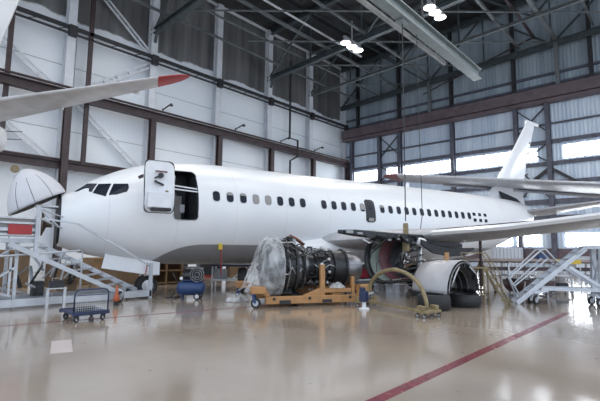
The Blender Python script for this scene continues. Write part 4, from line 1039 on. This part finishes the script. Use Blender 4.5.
# ------------------------------------------------------------------ stores under and behind the fuselage
pL = fl(212, 287); pR = fl(246, 287.5); dv = pR-pL; L_ = dv.length; ya = math.atan2(dv.y, dv.x)
t = thing('work_bench', 'grey steel frame work bench with dark blue top under the fuselage', 'work bench', (pL.x, pL.y, 0), ya)
MB().box((L_/2, .3, .92), (L_+.2, .7, .09)).build('bench_top', M['navy'], t, bevel=.01)
for x in (0, L_):
    for y in (0, .6): MB().beam((x, y, 0), (x, y, .9), .06).build('leg', M['galv'], t)
MB().beam((0, 0, .3), (L_, 0, .3), .06).beam((0, .6, .3), (L_, .6, .3), .06).box((L_/2, .3, .32), (L_, .6, .03)).build('lower_shelf', M['galv'], t)
MB().beam((L_*.55, 0, .32), (L_, 0, .85), .05).beam((L_, 0, .32), (L_*.75, 0, .6), .05).build('brace', M['galv'], t)
MB().box((L_*.2, .3, .55), (.5, .4, .4)).build('drawer_unit', M['palesteel'], t)
q = pL+Vector((0, 0, 0))
o = MB().beam((-.5, .1, .98), (-.15, .1, 1.1), .12, .1).beam((-.6, .1, 1.05), (-.38, .1, 1.0), .16, .14).build('red_tool', M['red'], None); o.location = pL+Vector((.5, .2, 0)); 
tag(o, 'red tool lying across the left end of the blue topped bench', 'tool')
pL = fl(153, 285); pR = fl(182, 284); dv = pR-pL; L_ = dv.length; ya = math.atan2(dv.y, dv.x)
t = thing('storage_shelf', 'pale wooden open shelf unit standing behind the blue compressor', 'shelf', (pL.x, pL.y, 0), ya)
b = MB()
for x in (0, L_*.45, L_): MB().box((x, .3, .55), (.06, .6, 1.1)).build('upright', M['wood'], t)
for z in (.08, .62, 1.08): MB().box((L_/2, .3, z), (L_, .6, .05)).build('shelf_board', M['wood'], t)
MB().box((L_/2, .58, .5), (L_, .03, 1.0)).build('back_panel', M['card'], t)
def crate(c, d, m, label, yaw=0., name='crate', cat='crate', lid='wood'):
    t = thing(name, label, cat, c, yaw); MB().box((0, 0, d[2]/2), d).build('body', M[m], t, bevel=.015)
    b = MB()
    for z in (.06, d[2]-.06): b.box((0, -d[1]/2-.012, z), (d[0], .025, .07))
    b.build('batten', M[lid], t); return t
crate(fl(72, 285.5)+Vector((0, .6, 0)), (1.5, .9, .9), 'card', 'brown cardboard crate seen through the dock stairs', .1)
crate(fl(102, 283)+Vector((0, .6, 0)), (1.1, .9, 1.15), 'wood', 'plywood crate under the white nose gear door', .2)
crate(fl(128, 284)+Vector((0, .6, 0)), (1.2, .9, .85), 'card', 'low cardboard box just left of the nose wheels, far behind', .2, 'cardboard_box', 'box', 'card')
crate(fl(8, 288)+Vector((0, .5, 0)), (1.4, .9, 1.5), 'card', 'tall brown crate under the raised work platform', 0.)
crate(fl(192, 281)+Vector((0, 0, 0)), (.9, .8, .7), 'blackmetal', 'dark steel tool chest behind the blue compressor', -.3, 'tool_chest', 'tool chest', 'steel')
crate(fl(330, 276), (2.2, .9, .8), 'galv', 'grey steel chest far behind the exhaust nozzle', -.35, 'storage_chest', 'chest', 'palesteel')

for i, (px, py, w, h, m, lid, lab) in enumerate(((166, 277, 2.2, 1.7, 'darksteel', 'steel', 'dark storage rack far behind the wooden shelf unit'), (209, 276.5, 1.3, 1.5, 'blackmetal', 'red', 'black tool cabinet with red bands far behind the work bench'),
        (240, 276, 1.5, 1.25, 'card', 'wood', 'brown packing case far behind the right end of the work bench'), (288, 275, 2.0, 1.6, 'darksteel', 'galv', 'dark steel cabinet far behind the plastic covered engine'),
        (352, 273, 2.6, 1.5, 'darksteel', 'palesteel', 'dark steel cabinet far behind the red canvas cover'), (383, 272, 1.6, 1.3, 'blackmetal', 'steel', 'black cabinet far behind the open engine cowls'), (412, 272, 1.5, 1.2, 'card', 'wood', 'brown packing case far behind the hanging hoist hook'))):
    c = fl(px, py); crate(c, (w, .9, h), m, lab, -.35, 'storage_cabinet' if m != 'card' else 'packing_case', 'cabinet' if m != 'card' else 'case', lid)
# ------------------------------------------------------------------ under the wing: jack, trestles, steps
q = fl(482, 291)
t = thing('wing_jack', 'dark red tripod jack post rising to the wing underside', 'jack', (q.x, q.y, 0))
MB().lathe([(.2, .11), (1.2, .10), (1.22, .06), (2.33, .06), (2.35, .1), (2.41, .1)], (0, 0, 0), (0, 0, 1), 14).build('ram', M['brown'], t)
for k in range(3):
    a = 2*pi*k/3+.4; MB().beam((.05*cos(a), .05*sin(a), 1.15), (.6*cos(a), .6*sin(a), .04), .07).build('leg', M['olive'], t)
for k in range(3):
    a = 2*pi*k/3+.4; MB().lathe([(0, .1), (.04, .1)], (.6*cos(a), .6*sin(a), 0), (0, 0, 1), 12).build('foot_pad', M['blackmetal'], t)
# yellow steps
pf = fl(509, 305.5); pb = fl(490, 297); lv = Vector((pf.x-pb.x, pf.y-pb.y, 0)); run = max(.75, min(1.1, lv.length)); lv.normalize()
t = thing('step_ladder', 'olive yellow wheeled step platform between the grey cowl and the silver stairs', 'step ladder', (pf.x, pf.y, 0), math.atan2((_rt*.75-_fw*.65).y, (_rt*.75-_fw*.65).x))
H_ = 1.12
for y in (-.2, .2):
    MB().beam((0, y, 0), (-.62, y, H_), .035, .05).build('stringer', M['olive'], t)
    MB().tube([(-.25, y, .5), (-.3, y, 1.0), (-.7, y, 1.6), (-1.35, y, 1.6), (-1.35, y, H_)], .018, 6).build('hand_rail', M['olive'], t, True)
    for x in (-.66, -1.35): MB().beam((x, y, 0), (x, y, H_), .035).build('leg', M['olive'], t)
    MB().beam((-.66, y, .2), (-1.35, y, .9), .02).beam((-.66, y, .3), (-1.35, y, .3), .02).build('brace', M['olive'], t)
for k in range(5): f = (k+.7)/5; MB().beam((-.62*f, -.2, H_*f), (-.62*f, .2, H_*f), .16, .025).build('tread', M['olive'], t)
MB().box((-1.0, 0, H_), (.75, .46, .04)).build('platform', M['olive'], t)
for x in (-.7, -1.3): caster(t, (x, .28, 0), .06, .16, 0, 'darksteel'); MB().beam((x, .2, .16), (x, .28, .16), .03).build('caster_arm', M['olive'], t)

# silver mobile stairs
pf = Vector((14.85, 4.25, 0)); u_ = Vector((.50, -.866, 0)); ya = math.atan2(u_.y, u_.x)
t = thing('mobile_stairs', 'silver aluminium mobile access stairs with guard rails at right', 'mobile stairs', (pf.x, pf.y, 0), ya)
run, top = 2.05, 1.78; yw = .55
def S(x, y, z): return Vector((x, y, z))
for y in (0, yw):
    MB().beam(S(0, y, .03), S(run, y, top), .05, .14).build('stair_stringer', M['aluminium'], t)
for k in range(8):
    f = (k+.8)/8.4; MB().box(S(run*f, yw/2, top*f), (.22, yw, .03)).build('stair_tread', M['aluminium'], t)
MB().box(S(run+.6, yw/2, top+.02), (1.25, yw+.1, .07)).build('top_platform', M['aluminium'], t)
for y, o in ((-.03, 0), (yw+.03, .1)):
    MB().tube([S(.12, y, .22), S(-.18+o, y, .78), S(-.1+o, y, .92), S(.78, y, 1.72), S(.9, y, 1.74), S(1.28, y, 1.28)], .026, 8).build('guard_rail', M['aluminium'], t, True)
    MB().beam(S(-.08+o, y, .55), S(.95, y, 1.45), .035).build('mid_rail', M['aluminium'], t)
    MB().tube([S(run-.3, y, top-.2), S(run+.1, y, top+.06), S(run+1.2, y, top+.1)], .03, 8).build('top_rail', M['aluminium'], t, True)
for y in (0, yw):
    MB().beam(S(run+.35, y, .26), S(run+.42, y, top), .13, .13).build('support_leg', M['aluminium'], t)
    MB().beam(S(.72, y, .50), S(run+.4, y, .50), .09, .1).build('base_beam', M['aluminium'], t)
    MB().beam(S(1.55, y, 1.2), S(run+.35, y, .6), .07, .1).build('diagonal_brace', M['aluminium'], t)
MB().beam(S(run+.36, 0, .6), S(run+.36, yw, 1.5), .05).beam(S(run+.36, yw, .6), S(run+.36, 0, 1.5), .05).build('cross_brace', M['aluminium'], t)
MB().beam(S(.8, 0, .5), S(.8, yw, .5), .07).build('tie_bar', M['aluminium'], t); MB().beam(S(run+.38, 0, .4), S(run+.38, yw, .4), .08).build('tie_bar', M['aluminium'], t)
for x, y in ((.55, -.02), (.55, yw)):
    caster(t, (x, y, 0), .15, .36, .8, 'galv', .07); 
for x, y in ((run+.28, -.04), (run+.28, yw), (run+.52, -.04), (run+.52, yw)): caster(t, (x, y, 0), .13, .28, .4, 'galv', .07)
MB().beam(S(run+.2, 0, .3), S(run+.62, 0, .3), .1, .06).beam(S(run+.2, yw, .3), S(run+.62, yw, .3), .1, .06).beam(S(.5, 0, .38), S(.9, 0, .45), .08).beam(S(.5, yw, .38), S(.9, yw, .45), .08).build('axle_plate', M['aluminium'], t)
MB().tube([S(1.9, .1, .35), S(1.9, .1, 1.2)], .02, 6).build('stabilizer_screw', M['steel'], t)
# two trolleys behind the stairs
for px, lab in ((551, 'small grey parts trolley behind the silver stairs, next to the brown cowl'), (573, 'small grey parts trolley seen under the top platform of the silver stairs')):
    q = fl(px, 300) + Vector((2.1, .8, 0))
    t = thing('parts_trolley', lab, 'trolley', (q.x, q.y, 0), -.9, 'parts trolleys behind the stairs')
    MB().box((0, 0, .2), (.7, .5, .05)).box((0, 0, .72), (.7, .5, .05)).build('shelf', M['galv'], t)
    for x in (-.33, .33):
        for y in (-.23, .23): MB().beam((x, y, .15), (x, y, .85), .04).build('post', M['galv'], t); caster(t, (x, y, 0), .075, .18, .5, 'darksteel')
    MB().box((.05, 0, .33), (.4, .35, .2)).build('parts_bin', M['blackmetal'], t, bevel=.02)
# dark brown cowl panel lying behind the stairs
q = fl(533, 297)
t = thing('cowl_panel', 'dark brown curved cowl panel propped on a cradle behind the silver stairs', 'cowl panel', (q.x+.2, q.y+.2, 0), math.atan2(_rt.y, _rt.x)+.2)
rg = []
for x, r_ in ((-.75, .42), (0, .5), (.75, .46)):
    rg.append([(x, -r_*cos(pi*k/16), .60-r_*.95*sin(pi*k/16)) for k in range(17)])
MB().loft(rg, caps=False, open_ring=True).build('panel', M['brown'], t, True, solid=.04)
for x in (-.5, .5): MB().beam((x, -.4, .02), (x, .4, .02), .06, .04).beam((x, -.35, 0), (x, -.46, .58), .05).beam((x, .35, 0), (x, .46, .58), .05).build('cradle', M['galv'], t)
MB().box((0, .0, .63), (1.3, .7, .05)).build('panel_lid', M['blackmetal'], t)
# long flap panel on trestles at the back right, and what stands round it
q0 = at(455, 262, 23.5); q1 = at(640, 263, 23.5); dv = q1-q0; ya = math.atan2(dv.y, dv.x); L_ = Vector((dv.x, dv.y, 0)).length
t = thing('flap_panel', 'long grey brown wing flap laid across trestles near the far door', 'wing flap', (q0.x, q0.y, 0), ya)
rg = []
for x in (0, L_):
    rg.append([Vector((x, (c-.5)*1.2, 1.12+y*1.2)) for c, y in airfoil(12, .2)])
M['flapbrown'] = mat('flap_primer', (.20, .17, .165), .45, var=.25, scale=1.5)
autosmooth(MB().loft(rg).build('panel', M['flapbrown'], t, True), 50)
MB().box((L_*.58, -.55, 1.1), (1.3, .12, .24)).build('yellow_guard', M['yellow'], t, bevel=.02)
MB().box((L_*.5, -.3, .7), (L_, .08, .2)).build('edge_member', M['maroon'], t)
for k in range(5):
    x = .4+(L_-.8)*k/4
    MB().beam((x, -.5, 0), (x, -.35, 1.03), .07).beam((x, .5, 0), (x, .35, 1.03), .07).beam((x, -.55, 1.03), (x, .55, 1.03), .08).beam((x, -.47, .35), (x, .47, .35), .05).build('trestle', M['galv'], t)
dirx = dv.normalized()
for f, lab in ((.47, 'blue plastic bin on the long flap, left of the window post'), (.79, 'blue plastic bin on the long flap, behind the stair brace')):
    c = q0+dirx*L_*f; t = thing('plastic_bin', lab, 'bin', (c.x, c.y, 1.225), ya, 'blue bins on the flap')
    MB().box((0, 0, .14), (.55, .38, .28)).build('body', M['blue'], t, bevel=.02); MB().box((0, 0, .29), (.6, .42, .03)).build('lid', M['blue'], t, bevel=.01)
c = at(502, 264, 29); gz = fl(502, 273.5)
t = thing('storage_container', 'white ribbed container by the far door left of the low window', 'container', (c.x, c.y, 0), ya)
MB().box((0, 0, 1.0), (2.1, 1.6, 1.75)).build('body', M['whitesteel'], t, bevel=.03)
b = MB()
for k in range(9): b.box((-.95+.24*k, -.82, 1.0), (.05, .04, 1.6))
b.build('rib', M['galv'], t)
for x in (-.8, .8):
    for y in (-.6, .6): caster(t, (x, y, 0), .07, .13, 0, 'galv')
for i, (px, Z, w, h, m, lab) in enumerate(((455, 27, 1.6, 1.2, 'shade', 'grey storage box far behind the brown tyres under the wing'), (430, 25, 1.5, 1.1, 'palesteel', 'pale grey storage box far behind the arch dolly'), (583, 30, 1.6, 1.3, 'galv', 'grey steel locker by the far door beyond the silver stairs'))):
    c = at(px, 262, Z); crate(Vector((c.x, c.y, 0)), (w, .9, h), m, lab, ya, 'storage_box', 'storage box', 'palesteel')
# steel workstand under the open cowls
q = fl(392, 289)
t = thing('work_stand', 'low grey steel work stand beneath the open engine cowls', 'work stand', (q.x+.6, q.y-.1, 0), AH)
MB().box((0, 0, .5), (1.6, .6, .06)).build('top', M['steel'], t)
for x in (-.7, .7):
    for y in (-.25, .25): MB().beam((x, y, 0), (x, y, .48), .05).build('leg', M['galv'], t)
MB().beam((-.7, -.25, .2), (.7, -.25, .2), .04).build('stretcher', M['galv'], t)

# ------------------------------------------------------------------ light
w = bpy.data.worlds.new('sky'); SC.world = w; w.use_nodes = True; nt = w.node_tree
bg = nt.nodes['Background']; bg.inputs[0].default_value = (.78, .88, 1.0, 1); bg.inputs[1].default_value = 1.5
SC.view_settings.view_transform = 'Standard'; SC.view_settings.look = 'None'; SC.view_settings.gamma = 1; SC.view_settings.use_curve_mapping = False
SC.view_settings.exposure = 0.2
SC.cycles.use_denoising = True
SC.cycles.max_bounces = 8; SC.cycles.diffuse_bounces = 4; SC.cycles.glossy_bounces = 4; SC.cycles.transparent_max_bounces = 12
SC.cycles.sample_clamp_indirect = 6
